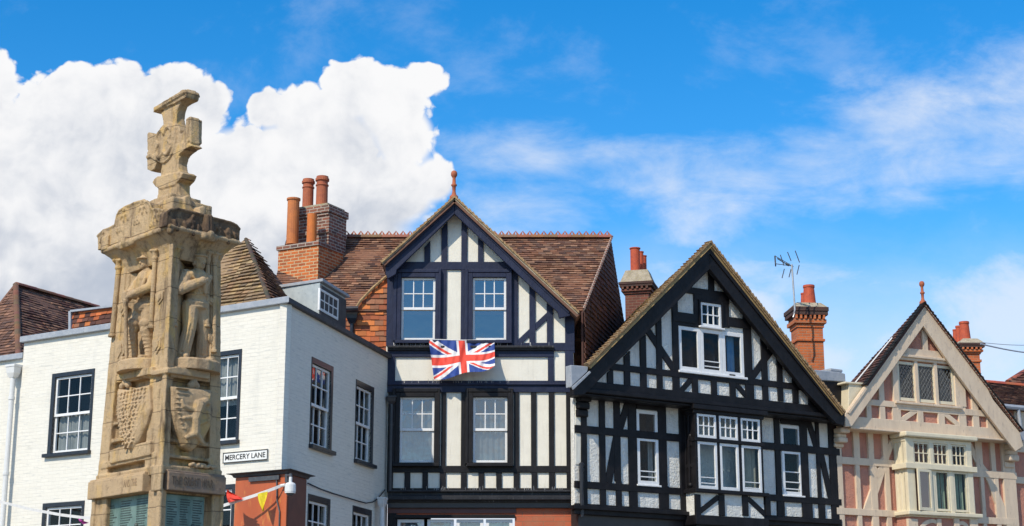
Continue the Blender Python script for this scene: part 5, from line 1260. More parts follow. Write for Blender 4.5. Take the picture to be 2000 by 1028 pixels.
# ================================================================== flag
FL = thing('flag', 'red, white and blue Union flag hanging on the front of the navy house', 'flag', CE.P(CE.q(902, 700)[0], 8.6, .2))
def jack(x, y):
    """x 0..2 rightwards, y 0..1 downwards"""
    W_, Rd, Bl = (.72, .71, .70), (.70, .06, .035), (.018, .055, .25)
    cx, cy = x - 1.0, y - .5
    if abs(cx) < .1 or abs(cy) < .1: return Rd
    if abs(cx) < .167 or abs(cy) < .167: return W_
    L5 = math.sqrt(5)
    d1 = (cx * .5 - cy) * 2 / L5 * 1.0   # distance to the falling diagonal
    d2 = (cx * .5 + cy) * 2 / L5
    for d, fal in ((d1, True), (d2, False)):
        if abs(d) < .1:
            sgn = d if fal else d
            if fal: inside = (0 < d < .0667) if cx < 0 else (-.0667 < d < 0)
            else: inside = (-.0667 < d < 0) if cx < 0 else (0 < d < .0667)
            inside = (0 < -d < .067) if (fal and cx < 0) else inside
            return Rd if inside else W_
    return Bl
NU, NV = 144, 80
mb = MB(); grid = []
for j in range(NV + 1):
    v = j / NV
    for i in range(NU + 1):
        u = i / NU
        tx, ty = 837.4 + 128.3 * u, 663.6 + 1.0 * u + 1.6 * sin(pi * u)
        bx = 847.6 + 119 * u; by = 740.5 - 6 * u - 22 * u * u + 5.5 * sin(u * 8.5 + .6) * (.3 + u * .7)
        k = v + .05 * sin(pi * v)
        px_, py_ = tx + (bx - tx) * k, ty + (by - ty) * k
        off = .16 + .10 * v + .22 * v * v * (.35 + u) + .05 * sin(u * 15 + v * 3.0 + 1.5 * sin(v * 3)) * (.15 + v) + .03 * sin(u * 27 - v * 7) * (.2 + v) + .012 * sin(u * 51 + v * 9) + .012 * sin(v * 9 + u * 4)
        grid.append(CE.P(*CE.q(px_, py_, off), off))
base_i = mb.add(grid)
for j in range(NV):
    for i in range(NU):
        mb.col = jack((i + .5) / NU * 2, (j + .5) / NV); q0 = j * (NU + 1) + i
        mb.face([q0, q0 + 1, q0 + NU + 2, q0 + NU + 1])
mb.build('flag_cloth', MT['flag'], FL, smooth=True, recalc=False)
mb = MB(); mb.tube([CE.P(*CE.q(835, 663, .15), .15), CE.P(*CE.q(902, 665, .15), .15), CE.P(*CE.q(968, 664, .15), .15)], .012, 6)
for x in (838, 870, 902, 934, 965): mb.tube([CE.P(*CE.q(x, 663.5, .15), .15), CE.P(*CE.q(x, 672, .02), .02)], .006, 4)
mb.build('cord', MT['ribbon'], FL)
# ================================================================== war memorial
YM = 16.0
c0 = at(317, 920, YM); ZB0 = c0.z
def azv(a): return Vector((sin(R(a)), cos(R(a)), 0))
mdL, mdR = azv(-42), azv(41.5)
mnL = Vector((-cos(R(-42)), sin(R(-42)), 0)); mnR = Vector((cos(R(41.5)), -sin(R(41.5)), 0))
C0 = Vector((c0.x, c0.y, 0))
def pxx(p): 
    v = p - CAM; dep = v.y * cp + v.z * sp; return 1000 + FPX * v.x / dep, 514 - FPX * (-v.y * sp + v.z * cp) / dep
def march(d, target, z):
    lo_, hi_ = 0, 4
    for _ in range(50):
        m_ = (lo_ + hi_) / 2; x = pxx(Vector((C0.x, C0.y, z)) + d * m_)[0]
        if (x > target) == (d.x < 0): lo_ = m_
        else: hi_ = m_
    return lo_
wL, wR = march(mdL, 189, ZB0), march(mdR, 431, ZB0)
L0, R0 = C0 + mdL * wL, C0 + mdR * wR; AX = (L0 + R0) / 2; B0 = L0 + R0 - C0
ZT0 = zat(AX.x, C0.y + .05, 490)
STOP = .86
def sc_(z): return 1.0 if z <= ZB0 else 1 - (1 - STOP) * (z - ZB0) / (ZT0 - ZB0)
def corner(i, z, off=0.0):
    p = (C0, R0, B0, L0)[i]; na, nb = ((mnL, mnR), (mnR, -mnL), (-mnL, -mnR), (-mnR, mnL))[i]
    q = AX + (p - AX) * sc_(z) + (na + nb) * (off / (1 + na.dot(nb))); return Vector((q.x, q.y, z))
def mring(z, off=0.0): return [corner(i, z, off) for i in range(4)]
class MFace:
    """a tapering face of the pillar: u runs 0..1 from its left to its right corner"""
    def __init__(s, a, b, n, d): s.a, s.b, s.n, s.d = a, b, n, d
    def P(s, u, z, off=0.0):
        A_, B_ = AX + (s.a - AX) * sc_(z), AX + (s.b - AX) * sc_(z); p = A_.lerp(B_, u) + s.n * off; return Vector((p.x, p.y, z))
    def q(s, px, py, off=0.0):
        r = ray(px, py); z = (ZB0 + ZT0) / 2
        for _ in range(12):
            o = AX + (s.a - AX) * sc_(z) + s.n * off; t = (o - CAM).dot(s.n) / r.dot(s.n); p = CAM + r * t; z = p.z
        A_, B_ = AX + (s.a - AX) * sc_(z) + s.n * off, AX + (s.b - AX) * sc_(z) + s.n * off; e = B_ - A_
        return ((Vector((p.x, p.y, 0)) - A_).dot(e) / e.dot(e), z)
    def qs(s, pts, off=0.0): return [s.q(x, y, off) for x, y in pts]
    def m(s): return (s.b - s.a).length
ML, MR = MFace(L0, C0, mnL, -mdL), MFace(C0, R0, mnR, mdR)
MK, MJ = MFace(R0, B0, -mnL, -mdL * -1), MFace(B0, L0, -mnR, -mdR)       # the two faces turned away
HM = thing('war_memorial', 'sandstone memorial pillar topped by a carved cross, with stone figures in niches', 'war memorial', (AX.x, AX.y, 0))
sto, stp, std, stb = MT['stone'], MT['stone_pale'], MT['stone_dark'], MT['stone_band_shade']
zA = lambda y, dy=0.0: zat(C0.x, C0.y + dy, y)
zband1, zband0 = zA(919), zA(957)
# plaque storey with corner piers, steps
mb = MB(); mb.loft([mring(0, .6), mring(.28, .6)]); mb.loft([mring(.28, .35), mring(.55, .35)]); mb.loft([mring(.55, .12), mring(1.0, .10), mring(1.08, .02)]); mb.build('stepped_base', sto, HM, bevel=.01)
mb = MB(); mb.loft([mring(1.0, -.09), mring(zband0 + .02, -.09)])
def corner_pier(mb, i, z0, z1, fa, fb, out, n=2):
    """upright at corner i reaching fraction fa along the face before it and fb along the face after it"""
    def rg(z):
        c = corner(i, z, out); pa, pb = corner((i - 1) % 4, z, out), corner((i + 1) % 4, z, out)
        a, b = c.lerp(pa, fa), c.lerp(pb, fb); return [c, b, a + (b - c), a]
    mb.loft([rg(z0 + (z1 - z0) * k / n) for k in range(n + 1)])
for i in range(4): corner_pier(mb, i, 1.0, zband0 + .02, (.19, .24, .19, .24)[i] if i % 2 == 0 else .12, .10 if i == 0 else .17, 0)
for i in range(4): corner_pier(mb, i, 1.0, zband0 + .02, .05, .05, .035)
mb.build('plaque_storey', sto, HM, remesh=.014, disp=(.012, .12), smooth_it=2)
# inscription band, cut at the corners
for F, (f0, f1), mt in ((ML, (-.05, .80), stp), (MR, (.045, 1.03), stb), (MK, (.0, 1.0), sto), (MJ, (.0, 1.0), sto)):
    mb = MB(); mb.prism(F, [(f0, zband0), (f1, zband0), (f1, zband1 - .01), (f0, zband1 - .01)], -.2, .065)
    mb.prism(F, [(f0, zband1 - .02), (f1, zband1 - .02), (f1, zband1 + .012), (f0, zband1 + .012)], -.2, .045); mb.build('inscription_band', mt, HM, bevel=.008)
mb = MB(); corner_pier(mb, 0, zband0 - .01, zband1 + .05, .13, .05, .05); mb.loft([mring(zband0 - .02, -.06), mring(zband1 + .05, -.06)]); mb.build('corner_pier', sto, HM, bevel=.012)
zt_a, zt_b = zband0 + (zband1 - zband0) * .30, zband0 + (zband1 - zband0) * .74
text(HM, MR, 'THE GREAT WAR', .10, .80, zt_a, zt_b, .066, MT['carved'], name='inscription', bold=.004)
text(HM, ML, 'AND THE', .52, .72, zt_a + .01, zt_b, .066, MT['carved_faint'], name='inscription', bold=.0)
# bronze name plaques
for F, f0, f1, yT, xT in ((ML, .055, .80, 972, 236), (MR, .135, .80, 968, 365)):
    zp1 = F.q(xT, yT, -.05)[1]; zp0 = 1.25
    mb = MB(); mb.box(F, f0, f1, zp0, zp1, -.10, -.055); p = mb.build('bronze_plaque', MT['bronze'], HM, bevel=.006)
    mb = MB(); rq = random.Random(8 if F is ML else 9); cols = 3
    for c in range(cols):
        z = zp1 - .05 - (.0 if c else .03)
        while z > zp1 - .75:
            x = f0 + (f1 - f0) * (.05 + c * .325); w_ = (f1 - f0) * rq.uniform(.15, .25)
            xs = x
            while xs < x + w_:
                e = (f1 - f0) * rq.uniform(.012, .03); mb.box(F, xs, min(xs + e, x + w_), z, z + .011, -.056, -.0515); xs += e + (f1 - f0) * .008
            z -= .024
    mb.build('lettering', MT['bronze_text'], p)
    mb = MB(); fm = (f0 + f1) / 2
    for fx, zy in ((.30, .35), (.72, .30)): mb.ball(F.P(f0 + (f1 - f0) * fx, zp1 - zy, -.055), .028, 6)
    mb.build('boss', MT['bronze_text'], p)

# shaft: core, corner buttresses, mouldings, niche floors
zn0, zn1 = zA(716), zA(478)                 # niche floor and head
mb = MB()
mb.loft([mring(zband1 - .03, .0), mring(zA(908), .015), mring(zA(905), -.03)])
mb.loft([mring(zA(910), -.075), mring(zn0, -.075)])
mb.loft([mring(zn0 - .02, -.215), mring(zn1 + .05, -.215)])
B_ = ((0, .27, .115), (1, .20, .25), (2, .27, .22), (3, .36, .15))
for i, fa, fb in B_: corner_pier(mb, i, zband1 - .02, zn1 + .06, fa, fb, 0, 3)
corner_pier(mb, 0, zband1 - .02, zn1 + .05, .055, .035, .028, 3)
def web(f):      # solid stone tying the corner uprights to the core
    mb.loft([f(z) for z in (zn0 - .02, (zn0 + zn1) / 2, zn1 + .05)])
def _k(z): return mring(z), mring(z, -.215)
def wc(z): c, k = _k(z); return [c[0].lerp(c[3], .25), c[0].lerp(c[1], .10), k[1].lerp(k[0], .45), k[3].lerp(k[0], .6)]
def wl_(z): c, k = _k(z); return [c[3].lerp(c[0], .13), k[0].lerp(k[3], .6), k[2].lerp(k[3], .5), c[3].lerp(c[2], .33)]
def wr_(z): c, k = _k(z); return [c[1].lerp(c[0], .18), k[0].lerp(k[1], .7), k[2].lerp(k[1], .5), c[1].lerp(c[2], .22)]
web(wc); web(wl_); web(wr_)
# rebated inner orders beside the niches
for F, fa, fb in ((ML, .13, .27), (MR, .72, .82), (MK, .13, .27), (MJ, .72, .82)):
    pass
def strip(F, pts, o0, o1): mb.prism(F, F.qs(pts, o1), o0, o1)
# panel mouldings below the niches
strip(ML, [(206, 829), (300, 806), (300, 812), (206, 835)], -.1, -.03); strip(ML, [(199, 863), (296, 841), (296, 848), (199, 870)], -.1, -.02)
strip(ML, [(195, 905), (305, 882), (305, 893), (195, 917)], -.1, .012)
strip(ML, [(213, 880), (293, 861), (293, 889), (213, 906)], -.1, .035)
strip(MR, [(327, 855), (428, 868), (428, 876), (327, 862)], -.1, -.02); strip(MR, [(320, 886), (428, 899), (428, 906), (320, 892)], -.1, -.005)
strip(MR, [(333, 806), (429, 820), (429, 826), (333, 812)], -.1, -.04)
# ledges under the figures
strip(ML, [(227, 736), (236, 728), (297, 716), (297, 731), (238, 742), (227, 744)], -.2, .05); strip(MR, [(327, 719), (346, 716), (411, 727), (411, 741), (346, 731), (327, 728)], -.2, .07)
strip(ML, [(232, 742), (297, 730), (297, 736), (240, 748)], -.2, .01); strip(MR, [(334, 730), (411, 740), (411, 747), (334, 736)], -.2, .03)
# niche heads: broken arches
for F, xs, yy in ((ML, (241, 302), (508, 492)), (MR, (344, 408), (488, 498))):
    pa, pb = F.q(xs[0], yy[0], -.03), F.q(xs[1], yy[1], -.03); n = 9; pts = [(pa[0] - .05, pa[1] + .16)]
    for k in range(n + 1):
        f = k / n; pts.append((pa[0] + (pb[0] - pa[0]) * f, pa[1] + (pb[1] - pa[1]) * f + .10 * sin(pi * f) - .02))
    pts.append((pb[0] + .05, pb[1] + .16)); mb.prism(F, pts, -.2, -.02)
mb.build('shaft', sto, HM, remesh=.0088, disp=(.010, .07), smooth_it=1)
# colonnettes with leaf capitals
def colonnette(F, x, yt, yb, off, r):
    f1_, z1 = F.q(x, yt, off); z0 = F.q(x, yb, off)[1]; mb = MB()
    a, b = F.P(f1_, z0, off), F.P(f1_, z1, off); mb.tube([a, b], r, 10)
    mb.tube([b - Vector((0, 0, .012)), b + Vector((0, 0, .012))], r * 1.4, 10)
    mb.tube([b, b + Vector((0, 0, .05)), b + Vector((0, 0, .09))], [r * 1.05, r * 1.5, r * 2.1], 10)
    for k in range(5):
        t_ = 2 * pi * k / 5; v = Vector((cos(t_), sin(t_), 0)) * r * 1.9; mb.ball(b + v + Vector((0, 0, .075)), r * .75, 5)
    mb.tube([a, a + Vector((0, 0, .03))], r * 1.5, 8)
    mb.build('colonnette', sto, HM, remesh=.008, smooth_it=1)
colonnette(ML, 232, 524, 655, .02, .030); colonnette(ML, 256, 517, 575, -.05, .030); colonnette(ML, 303, 505, 640, .02, .026)
colonnette(MR, 406, 508, 640, .0, .024); colonnette(MR, 420, 511, 690, .02, .024); colonnette(MR, 347, 500, 640, -.02, .022)
# small carved shields on the uprights
for F, pts in ((ML, [(229, 596), (246, 592), (246, 603), (239, 617), (231, 607)]), (ML, [(224, 668), (243, 663), (242, 690), (231, 712), (224, 695)]), (ML, [(303, 574), (319, 569), (318, 584), (310, 595), (304, 588)]),
               (ML, [(297, 664), (314, 659), (313, 678), (305, 692), (298, 682)]), (MR, [(405, 580), (424, 582), (423, 592), (414, 598), (406, 590)]), (MR, [(408, 652), (424, 655), (423, 668), (415, 674), (408, 664)])):
    mb = MB(); q = F.qs(pts, .01); mb.prism(F, q, -.02, .014); cxq = sum(p[0] for p in q) / len(q); czq = sum(p[1] for p in q) / len(q)
    mb.prism(F, [(cxq + (a - cxq) * .6, czq + (b - czq) * .6) for a, b in q], .0, .026); mb.build('small_shield', sto, HM, bevel=.006)
# heraldic shields
def big_shield(F, pts, off, bulge, lions):
    q = F.qs(pts, off); cu = sum(p[0] for p in q) / len(q); cz = max(p[1] for p in q) * .45 + min(p[1] for p in q) * .55; mb = MB()
    rings = []
    for s_, o in ((1, -.08), (1, off), (.93, off + bulge * .45), (.8, off + bulge * .75), (.55, off + bulge * .95), (.25, off + bulge)):
        rings.append([F.P(cu + (a - cu) * s_, cz + (b - cz) * s_, o) for a, b in q])
    mb.loft(rings); rq = random.Random(5)
    u0, u1 = min(p[0] for p in q), max(p[0] for p in q); z0, z1 = min(p[1] for p in q), max(p[1] for p in q)
    def hw(z): # half width share at height
        t_ = (z - z0) / (z1 - z0); return min(1.0, .08 + 1.25 * t_ ** .72)
    if lions:   # a field of small charges in rows
        nr = 15
        for k in range(nr):
            z = z0 + (z1 - z0) * (k + 1.4) / (nr + 2.2); h = hw(z); nc = max(2, int(9 * h))
            for c in range(nc):
                f = (c + .5) / nc * 2 - 1; u = cu + (u1 - u0) / 2 * h * .86 * f; bo = off + bulge * (1 - .75 * max(f * f, ((z - cz) / (z1 - z0)) ** 2 * 2.5))
                e = (u1 - u0) * .034 * rq.uniform(.6, 1.25); g_ = .011 * rq.uniform(.7, 1.3); sh = rq.uniform(-.01, .01)
                mb.prism(F, [(u - e, z - g_), (u + e * .4, z - g_ * 1.2), (u + e, z + g_ + sh), (u - e * .3, z + g_)], bo - .02, bo + .022)
        mb.box(F, cu - .012, cu + .012, z0 + .15, z1 - .03, off, off + bulge + .008)
        for zz_ in (.42, .70): z = z0 + (z1 - z0) * zz_; mb.box(F, cu - (u1 - u0) * .42 * hw(z), cu + (u1 - u0) * .42 * hw(z), z - .006, z + .006, off - .02, off + bulge * .8)
    else:       # one rearing beast
        m_ = F.m() * .84; T_ = lambda a, b: F.P(cu + a / m_, cz + b, off + bulge + .0)
        for p, q2, r0, r1 in (((.03, .17), (-.01, .03), .06, .055), ((-.01, .03), (.0, -.12), .055, .045), ((.03, .17), (.10, .22), .05, .04), ((.10, .22), (.14, .20), .03, .02), ((-.02, .10), (-.13, .14), .03, .02), ((-.02, .04), (-.12, .02), .028, .018),
                              ((.0, -.12), (-.09, -.17), .035, .02), ((.0, -.10), (.08, -.20), .035, .02), ((.04, -.02), (.14, .03), .018, .016), ((.14, .03), (.13, .12), .016, .02), ((-.13, .14), (-.15, .19), .018, .014)):
            mb.limb(T_(*p), T_(*q2), r0, r1, 8)
        for k in range(9): z = z1 - .04 - .05 * k; mb.box(F, cu - (u1 - u0) * .44 * hw(z), cu - (u1 - u0) * .16 * hw(z), z - .004, z + .004, off, off + bulge * .9)
    mb.build('heraldic_shield', stp if lions else sto, HM, remesh=.0062, disp=(.005, .04), smooth_it=1)
big_shield(ML, [(231, 760), (250, 762), (292, 752), (294, 800), (286, 830), (272, 862), (256, 885), (246, 868), (236, 840), (229, 800)], .03, .045, True)
big_shield(MR, [(334, 755), (360, 756), (411, 762), (415, 800), (409, 835), (393, 865), (373, 882), (358, 872), (344, 840), (335, 800)], .03, .075, False)
mb = MB()
for F, x, y in ((ML, 246, 748), (MR, 378, 748)):
    a, b = F.q(x, y, .0)
    for du, dz, r in ((0, 0, .045), (-.05, -.03, .04), (.05, -.03, .04), (0, .04, .035)): mb.ball(F.P(a + du, b + dz, .0), r, 6)
f_, z_ = MR.q(392, 911, .0)
for k in range(9): mb.limb(MR.P(f_ - .20 + k * .048, z_ + .012 * sin(k * 2), .02), MR.P(f_ - .16 + k * .048, z_ + .014 * cos(k * 3), .035), .022, .016, 6)
mb.build('carved_foliage', stp, HM, remesh=.01, smooth_it=1)

# cornice: flared corbel, lip and pierced parapet
zc0_ = zA(478, -.1)
CO = .145
zl0 = zat(corner(0, 6, CO).x, corner(0, 6, CO).y, 447); zl1 = zat(corner(0, 6, CO).x, corner(0, 6, CO).y, 437)
mb = MB(); mb.loft([mring(zl0 - .24, -.03), mring(zl0 - .17, .0), mring(zl0 - .10, .03), mring(zl0 - .04, .08), mring(zl0, .125), mring(zl0 + .005, CO), mring(zl0 + .03, CO + .012), mring(zl1, CO), mring(zl1 + .015, CO - .03), mring(zl1 + .05, CO - .04)])
mb.ball(corner(0, zl0 - .02, CO - .02), .035, 6)
for F, f in ((ML, .36), (MR, .55)):       # ogee break in the lip over each niche
    c = F.P(f, zl0 + .03, CO); mb.ball(c, .06, 6); mb.limb(F.P(f - .10, zl0 + .012, CO - .01), F.P(f + .10, zl0 + .012, CO - .01), .05, .05, 6)
mb.build('cornice', sto, HM, remesh=.0095, disp=(.011, .09), smooth_it=1)
PO_ = CO - .02
Lp = [(190.5, 489), (190.5, 462), (203, 450), (214, 446), (225, 440), (229, 421), (234, 412), (243, 406), (262, 397), (277, 393), (287, 394), (293, 398), (297, 410), (308, 409), (322, 412), (327, 416), (325, 441)]
Rp = [(325, 441), (327, 415), (334, 410), (348, 408), (362, 412), (378, 416), (394, 420), (404, 424), (415, 426), (434, 431), (450, 435), (462, 441), (469, 449), (468, 474)]
class Shift:
    def __init__(s, F, v): s.F, s.v, s.n = F, v, F.n
    def P(s, u, z, off=0.0): return s.F.P(u, z, off) + s.v
sT = sc_(zl1)
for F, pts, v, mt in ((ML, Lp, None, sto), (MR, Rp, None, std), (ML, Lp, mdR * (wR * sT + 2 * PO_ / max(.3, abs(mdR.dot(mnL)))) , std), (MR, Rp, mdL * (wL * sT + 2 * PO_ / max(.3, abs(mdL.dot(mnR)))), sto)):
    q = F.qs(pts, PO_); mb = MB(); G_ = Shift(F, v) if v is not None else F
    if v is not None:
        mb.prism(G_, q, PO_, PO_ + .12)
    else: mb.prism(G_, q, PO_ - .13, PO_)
    if v is None:
        if F is ML:
            def tref(x, y, k):
                u, z = F.q(x, y, PO_)
                for du, dz, r in ((-.055, .0, .06), (.055, .0, .06), (0, .075, .06)):
                    pa = [F.P(u + (du + r * cos(t_)) * k / F.m() * 1.15, z + (dz + r * sin(t_)) * k * 1.2, PO_ + .002) for t_ in [pi * j / 8 for j in range(-1, 10)]]; mb.tube(pa, .017, 6)
            for x, y, k in ((203, 470, .6), (243, 430, .75), (234, 451, .45), (279, 415, .8), (268, 436, .45), (308, 429, .65), (298, 441, .36)): tref(x, y, k)
            # hollow frame round the parapet
            e = [F.P(a, b, PO_) for a, b in q[1:-1]]; mb.tube(e, .016, 6)
        else:
            rq = random.Random(3)
            for k in range(26):
                x = 336 + rq.random() * 125; y = 424 + (x - 336) * .22 + rq.random() * 20; u, z = F.q(x, y, PO_)
                mb.limb(F.P(u, z, PO_), F.P(u + rq.uniform(-.06, .06), z + rq.uniform(-.06, .06), PO_ + .01), .028, .02, 6)
            e = [F.P(a, b, PO_) for a, b in q[1:-1]]; mb.tube(e, .018, 6)
            for x in (402, 408): u, z = F.q(x, 430, PO_); mb.limb(F.P(u, z - .12, PO_ + .01), F.P(u, z + .02, PO_ + .01), .05, .04, 8)
    mb.build('parapet', mt, HM, remesh=.0085, disp=(.010, .08), smooth_it=1)
mb = MB(); mb.loft([mring(zl1 + .0, .06), mring(zl1 + .10, .04)])
TF = Face(AX.x, AX.y, 138); TG = Face(AX.x, AX.y, 41.5)
zx0 = zat(AX.x, AX.y, 405)
def cblock(zb_, zt_, hl, hr, mbx): mbx.loft([[AX + TF.d * i * hl + TG.d * j * hr + Vector((0, 0, z)) - Vector((0, 0, AX.z)) for i, j in ((-1, -1), (1, -1), (1, 1), (-1, 1))] for z in (zb_, zt_)])
cblock(zl1 + .05, zx0 - .02, .42, .26, mb); cblock(zl1 + .1, zx0 + .06, .28, .20, mb)
def pinn(px, y0, y1, off, hw):   # stubby broken pinnacles behind the parapet
    f, z1 = MR.q(px, y0, off); z0 = MR.q(px, y1, off)[1]; m_ = MR.m()
    mb.prism(MR, [(f - hw / m_, z0 - .15), (f + hw / m_, z0 - .15), (f + hw * .9 / m_, z1 - .02), (f + hw * .2 / m_, z1), (f - hw * .8 / m_, z1 - .03)], off - .16, off)
pinn(368, 380, 404, -.10, .062); pinn(396, 401, 422, .0, .060)
mb.build('cross_plinth', sto, HM, remesh=.013, disp=(.014, .1), smooth_it=1)

# the cross
XO = .06
def xp(pts): return TF.qs(pts, XO)
Z_ = lambda zx, zy: (170 + zx / 3.2125, 160 + zy / 3.2125)
mb = MB()
def xpr(pts, o0, o1): mb.prism(TF, xp([Z_(*p) for p in pts]), o0, o1)
xpr([(425, 196), (430, 172), (445, 160), (626, 50), (634, 62), (628, 102), (600, 116), (560, 140)], -.085, .085)          # cap slab
xpr([(437, 168), (622, 54), (630, 76), (440, 192)], -.10, .105)
xpr([(470, 150), (618, 66), (626, 44), (606, 50)], -.05, .05)
xpr([(458, 194), (604, 112), (580, 140), (565, 175), (558, 225), (562, 262), (545, 300), (480, 320), (478, 275), (475, 232), (468, 210)], -.05, .06)   # upper limb
xpr([(438, 336), (470, 300), (556, 246), (580, 300), (578, 420), (560, 460), (472, 492), (440, 440)], -.055, .06)                 # crossing
xpr([(376, 330), (384, 316), (396, 318), (408, 330), (445, 336), (445, 440), (420, 452), (395, 448), (378, 430)], -.05, .06)      # left limb
xpr([(378, 440), (400, 436), (440, 450), (464, 476), (440, 500), (425, 545), (405, 562), (380, 552)], -.06, .065)
xpr([(380, 466), (410, 452), (440, 464), (452, 484), (436, 498), (405, 476), (382, 486)], -.08, .085)
xpr([(555, 330), (590, 326), (612, 306), (620, 240), (634, 224), (646, 216), (650, 222), (650, 380), (634, 404), (600, 398), (556, 412)], -.05, .06)   # right limb
xpr([(626, 236), (646, 222), (646, 372), (628, 388)], -.09, .075)
xpr([(556, 398), (600, 384), (648, 392), (660, 404), (625, 420), (585, 452), (560, 486), (545, 450)], -.07, .07)
xpr([(470, 480), (560, 450), (580, 470), (570, 510), (574, 545), (590, 575), (462, 612), (464, 560), (470, 520)], -.055, .06)      # stem
xpr([(425, 634), (438, 612), (456, 596), (600, 566), (616, 576), (604, 606), (582, 630), (565, 650), (470, 676), (442, 660)], -.085, .09)        # collar
xpr([(456, 660), (578, 630), (582, 690), (596, 775), (438, 762), (452, 700)], -.07, .075)
# raised disc with a carved star
cu_, cz_ = TF.q(*Z_(497, 385), XO)
for r, o in ((.225, .082), (.19, .092)):
    mb.prism(TF, [(cu_ + r * cos(2 * pi * k / 24), cz_ + r * sin(2 * pi * k / 24)) for k in range(24)], .03, o)
for k in range(4):
    t_ = pi / 2 * k + pi / 4
    pa = [TF.P(cu_ + .105 * cos(t_) + .075 * cos(a), cz_ + .105 * sin(t_) + .075 * sin(a), .097) for a in [t_ - 2.2 + 4.4 * j / 8 for j in range(9)]]; mb.tube(pa, .017, 6)
for a0, b0 in (((545, 160), (540, 290)), ((560, 150), (560, 300))):
    mb.tube([TF.P(*TF.q(*Z_(*a0), .06), .06), TF.P(*TF.q(*Z_(*b0), .06), .06)], .014, 6)
mb.build('carved_cross', sto, HM, remesh=.009, disp=(.010, .09), smooth_it=1)

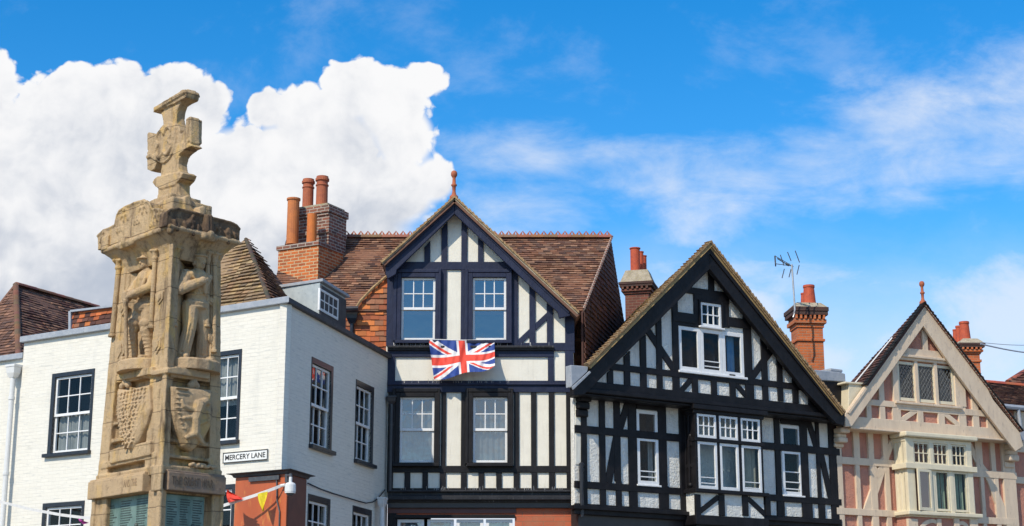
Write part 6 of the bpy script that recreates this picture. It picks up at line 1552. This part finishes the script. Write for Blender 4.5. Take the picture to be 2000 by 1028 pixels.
# the two stone figures
def figure(F, px, ybase, ytop, off, name, kind):
    f, z0 = F.q(px, ybase, off); Hs = F.q(px, ytop, off)[1] - z0; o = F.P(f, z0, off); a_, n_ = F.d, F.n
    Q = lambda p: o + a_ * (p[0] * Hs) + n_ * (p[1] * Hs) + Vector((0, 0, p[2] * Hs))
    mb = MB(); ax = (a_, n_, Vector((0, 0, 1)))
    def lm(p, q, r0, r1): mb.limb(Q(p), Q(q), r0 * Hs, r1 * Hs, 12)
    def bl_(p, r, sc=(1, 1, 1)): mb.ball(Q(p), r * Hs, 10, sc, ax)
    def hand(w, d, curl):      # palm, four bent fingers and a thumb
        d = Vector(d).normalized(); s_ = d.cross(Vector(curl)).normalized(); c_ = Vector(curl).normalized(); w = Vector(w)
        lm(w, w + d * .035, .017, .02)
        for k in range(4):
            b = w + d * .045 + s_ * (k - 1.5) * .013; e = b + d * (.02 + .004 * (k in (1, 2))) + c_ * .008; lm(b, e, .0075, .007); lm(e, e + d * .008 + c_ * .018, .007, .006)
        t_ = w + d * .015 + s_ * .02; lm(t_, t_ + d * .02 + s_ * .012 + c_ * .012, .008, .007)
    if kind == 'soldier':
        hip, kn, an, to = [(-.06, .0, .50), (.06, 0, .50)], [(-.07, .11, .285), (.065, .035, .28)], [(-.075, .075, .06), (.07, -.005, .055)], [(-.09, .17, .022), (.085, .09, .022)]
        for h, k, a, t_ in zip(hip, kn, an, to):
            lm(h, k, .082, .06); lm(k, (a[0], a[1], a[2] + .06), .056, .043); lm((a[0], a[1], a[2] + .06), a, .044, .04); lm((a[0], a[1] - .015, .03), t_, .034, .026)
            for j in range(5): q = Vector(k).lerp(Vector(a), .25 + j * .15); bl_(q, .053 - .003 * j, (1, 1, .28))       # puttees
            bl_((k[0], k[1] - .0, k[2] + .06), .072, (1, 1, .8))
        lm((0, 0, .52), (0, .01, .64), .105, .095); lm((0, .01, .64), (0, .005, .755), .098, .112); lm((-.075, 0, .775), (.075, 0, .775), .07, .07)
        bl_((0, .005, .50), .125, (1.02, .95, .62)); bl_((0, .005, .59), .110, (1, 1, .2))
        lm((0, .0, .82), (0, .02, .875), .045, .042)
        bl_((0, .03, .915), .060, (.86, 1, 1.12)); bl_((0, .062, .885), .030); lm((0, .088, .925), (0, .096, .905), .010, .013); bl_((-.058, .025, .91), .016, (.5, 1, 1.4)); bl_((.058, .025, .91), .016, (.5, 1, 1.4))
        lm((-.03, .078, .936), (.03, .078, .936), .011, .011); lm((-.018, .083, .888), (.018, .083, .888), .007, .007)
        bl_((0, .022, .945), .078, (.95, 1.05, .72)); bl_((0, .024, .946), .097, (1, 1.12, .13))
        el = [(-.165, .075, .665), (.16, .07, .66)]; hd = [(-.03, .20, .555), (.035, .195, .585)]
        for s_, e, h in zip(((-.125, 0, .785), (.125, 0, .785)), el, hd):
            lm(s_, e, .060, .048); lm(e, h, .047, .034); q = Vector(e).lerp(Vector(h), .82); bl_(q, .043, (1, 1, .8))
        hand(hd[0], (.5, .6, -.5), (1, -.5, -.2)); hand(hd[1], (-.5, .6, -.5), (-1, -.5, -.2))
        lm((0, .225, .60), (0, .22, .50), .030, .026); lm((0, .22, .50), (-.02, .17, .02), .020, .016)         # reversed rifle
        lm((-.085, .09, .74), (-.06, .11, .62), .02, .02); lm((.085, .085, .74), (.06, .11, .62), .02, .02); bl_((-.05, .10, .60), .034, (1, .7, .8)); bl_((.05, .10, .60), .034, (1, .7, .8))
        lm((.06, -.08, .70), (.06, -.09, .58), .05, .05)
    else:
        hip, kn, an, to = [(-.06, 0, .50), (.06, 0, .50)], [(-.085, .03, .28), (.08, .02, .28)], [(-.125, .0, .05), (.105, -.01, .05)], [(-.155, .10, .02), (.125, .10, .02)]
        for h, k, a, t_ in zip(hip, kn, an, to):
            lm(h, k, .085, .062); lm(k, a, .060, .066); bl_((a[0], a[1], a[2] + .0), .068, (1, 1, .5)); lm((a[0], a[1], .025), t_, .034, .026)
            for j in range(3): lm(Vector(k) + Vector((.03 * (j - 1), .045, .05)), Vector(a) + Vector((.035 * (j - 1), .055, .03)), .012, .014)
        lm((0, 0, .53), (0, .01, .65), .100, .095); lm((0, .01, .65), (0, .005, .76), .100, .115); lm((-.08, 0, .78), (.08, 0, .78), .072, .072)
        bl_((0, .0, .535), .122, (1.05, .92, .55)); bl_((0, .005, .615), .108, (1, 1, .16)); bl_((0, .0, .50), .118, (1.02, .92, .3))
        lm((0, .0, .82), (0, .015, .88), .048, .043)
        bl_((0, .025, .918), .062, (.88, 1, 1.12)); bl_((0, .058, .885), .031); lm((0, .084, .925), (0, .094, .905), .010, .013); bl_((-.06, .02, .912), .017, (.5, 1, 1.4)); bl_((.06, .02, .912), .017, (.5, 1, 1.4))
        lm((-.03, .076, .937), (.03, .076, .937), .011, .011); lm((-.018, .08, .889), (.018, .08, .889), .007, .007)
        bl_((0, .02, .958), .066, (1, 1.05, .45)); bl_((0, .015, .985), .084, (1, 1.05, .26))
        # wide collar and scarf
        lm((-.10, .06, .80), (-.02, .12, .70), .03, .02); lm((.10, .06, .80), (.02, .12, .70), .03, .02); bl_((0, -.06, .79), .10, (1.1, .6, .5)); lm((0, .125, .70), (.01, .125, .63), .026, .016)
        el = [(-.215, .035, .635), (.165, -.01, .625)]; hd = [(-.035, .135, .735), (.185, .02, .475)]
        for s_, e, h in zip(((-.13, 0, .785), (.13, 0, .785)), el, hd): lm(s_, e, .066, .056); lm(e, h, .053, .040); bl_(Vector(e).lerp(Vector(h), .86), .048, (1, 1, .7))
        hand(hd[0], (.9, .1, .15), (.1, -.8, .2)); hand(hd[1], (.05, .1, -1), (-.8, .2, 0))
    plz = MB()
    mb.loft([[Q((r * 1.25 * cos(2 * pi * k / 16), r * cos(2 * pi * k / 16 - pi / 2) + .02, z)) for k in range(16)] for r, z in ((.21, -.10), (.21, -.012), (.19, .004))])
    return mb.build(name, stp, HM, remesh=.0048, disp=(.007, .035), smooth_it=1)
figure(ML, 282, 708, 504, -.10, 'soldier_figure', 'soldier')
figure(MR, 377, 707, 500, -.10, 'sailor_figure', 'sailor')
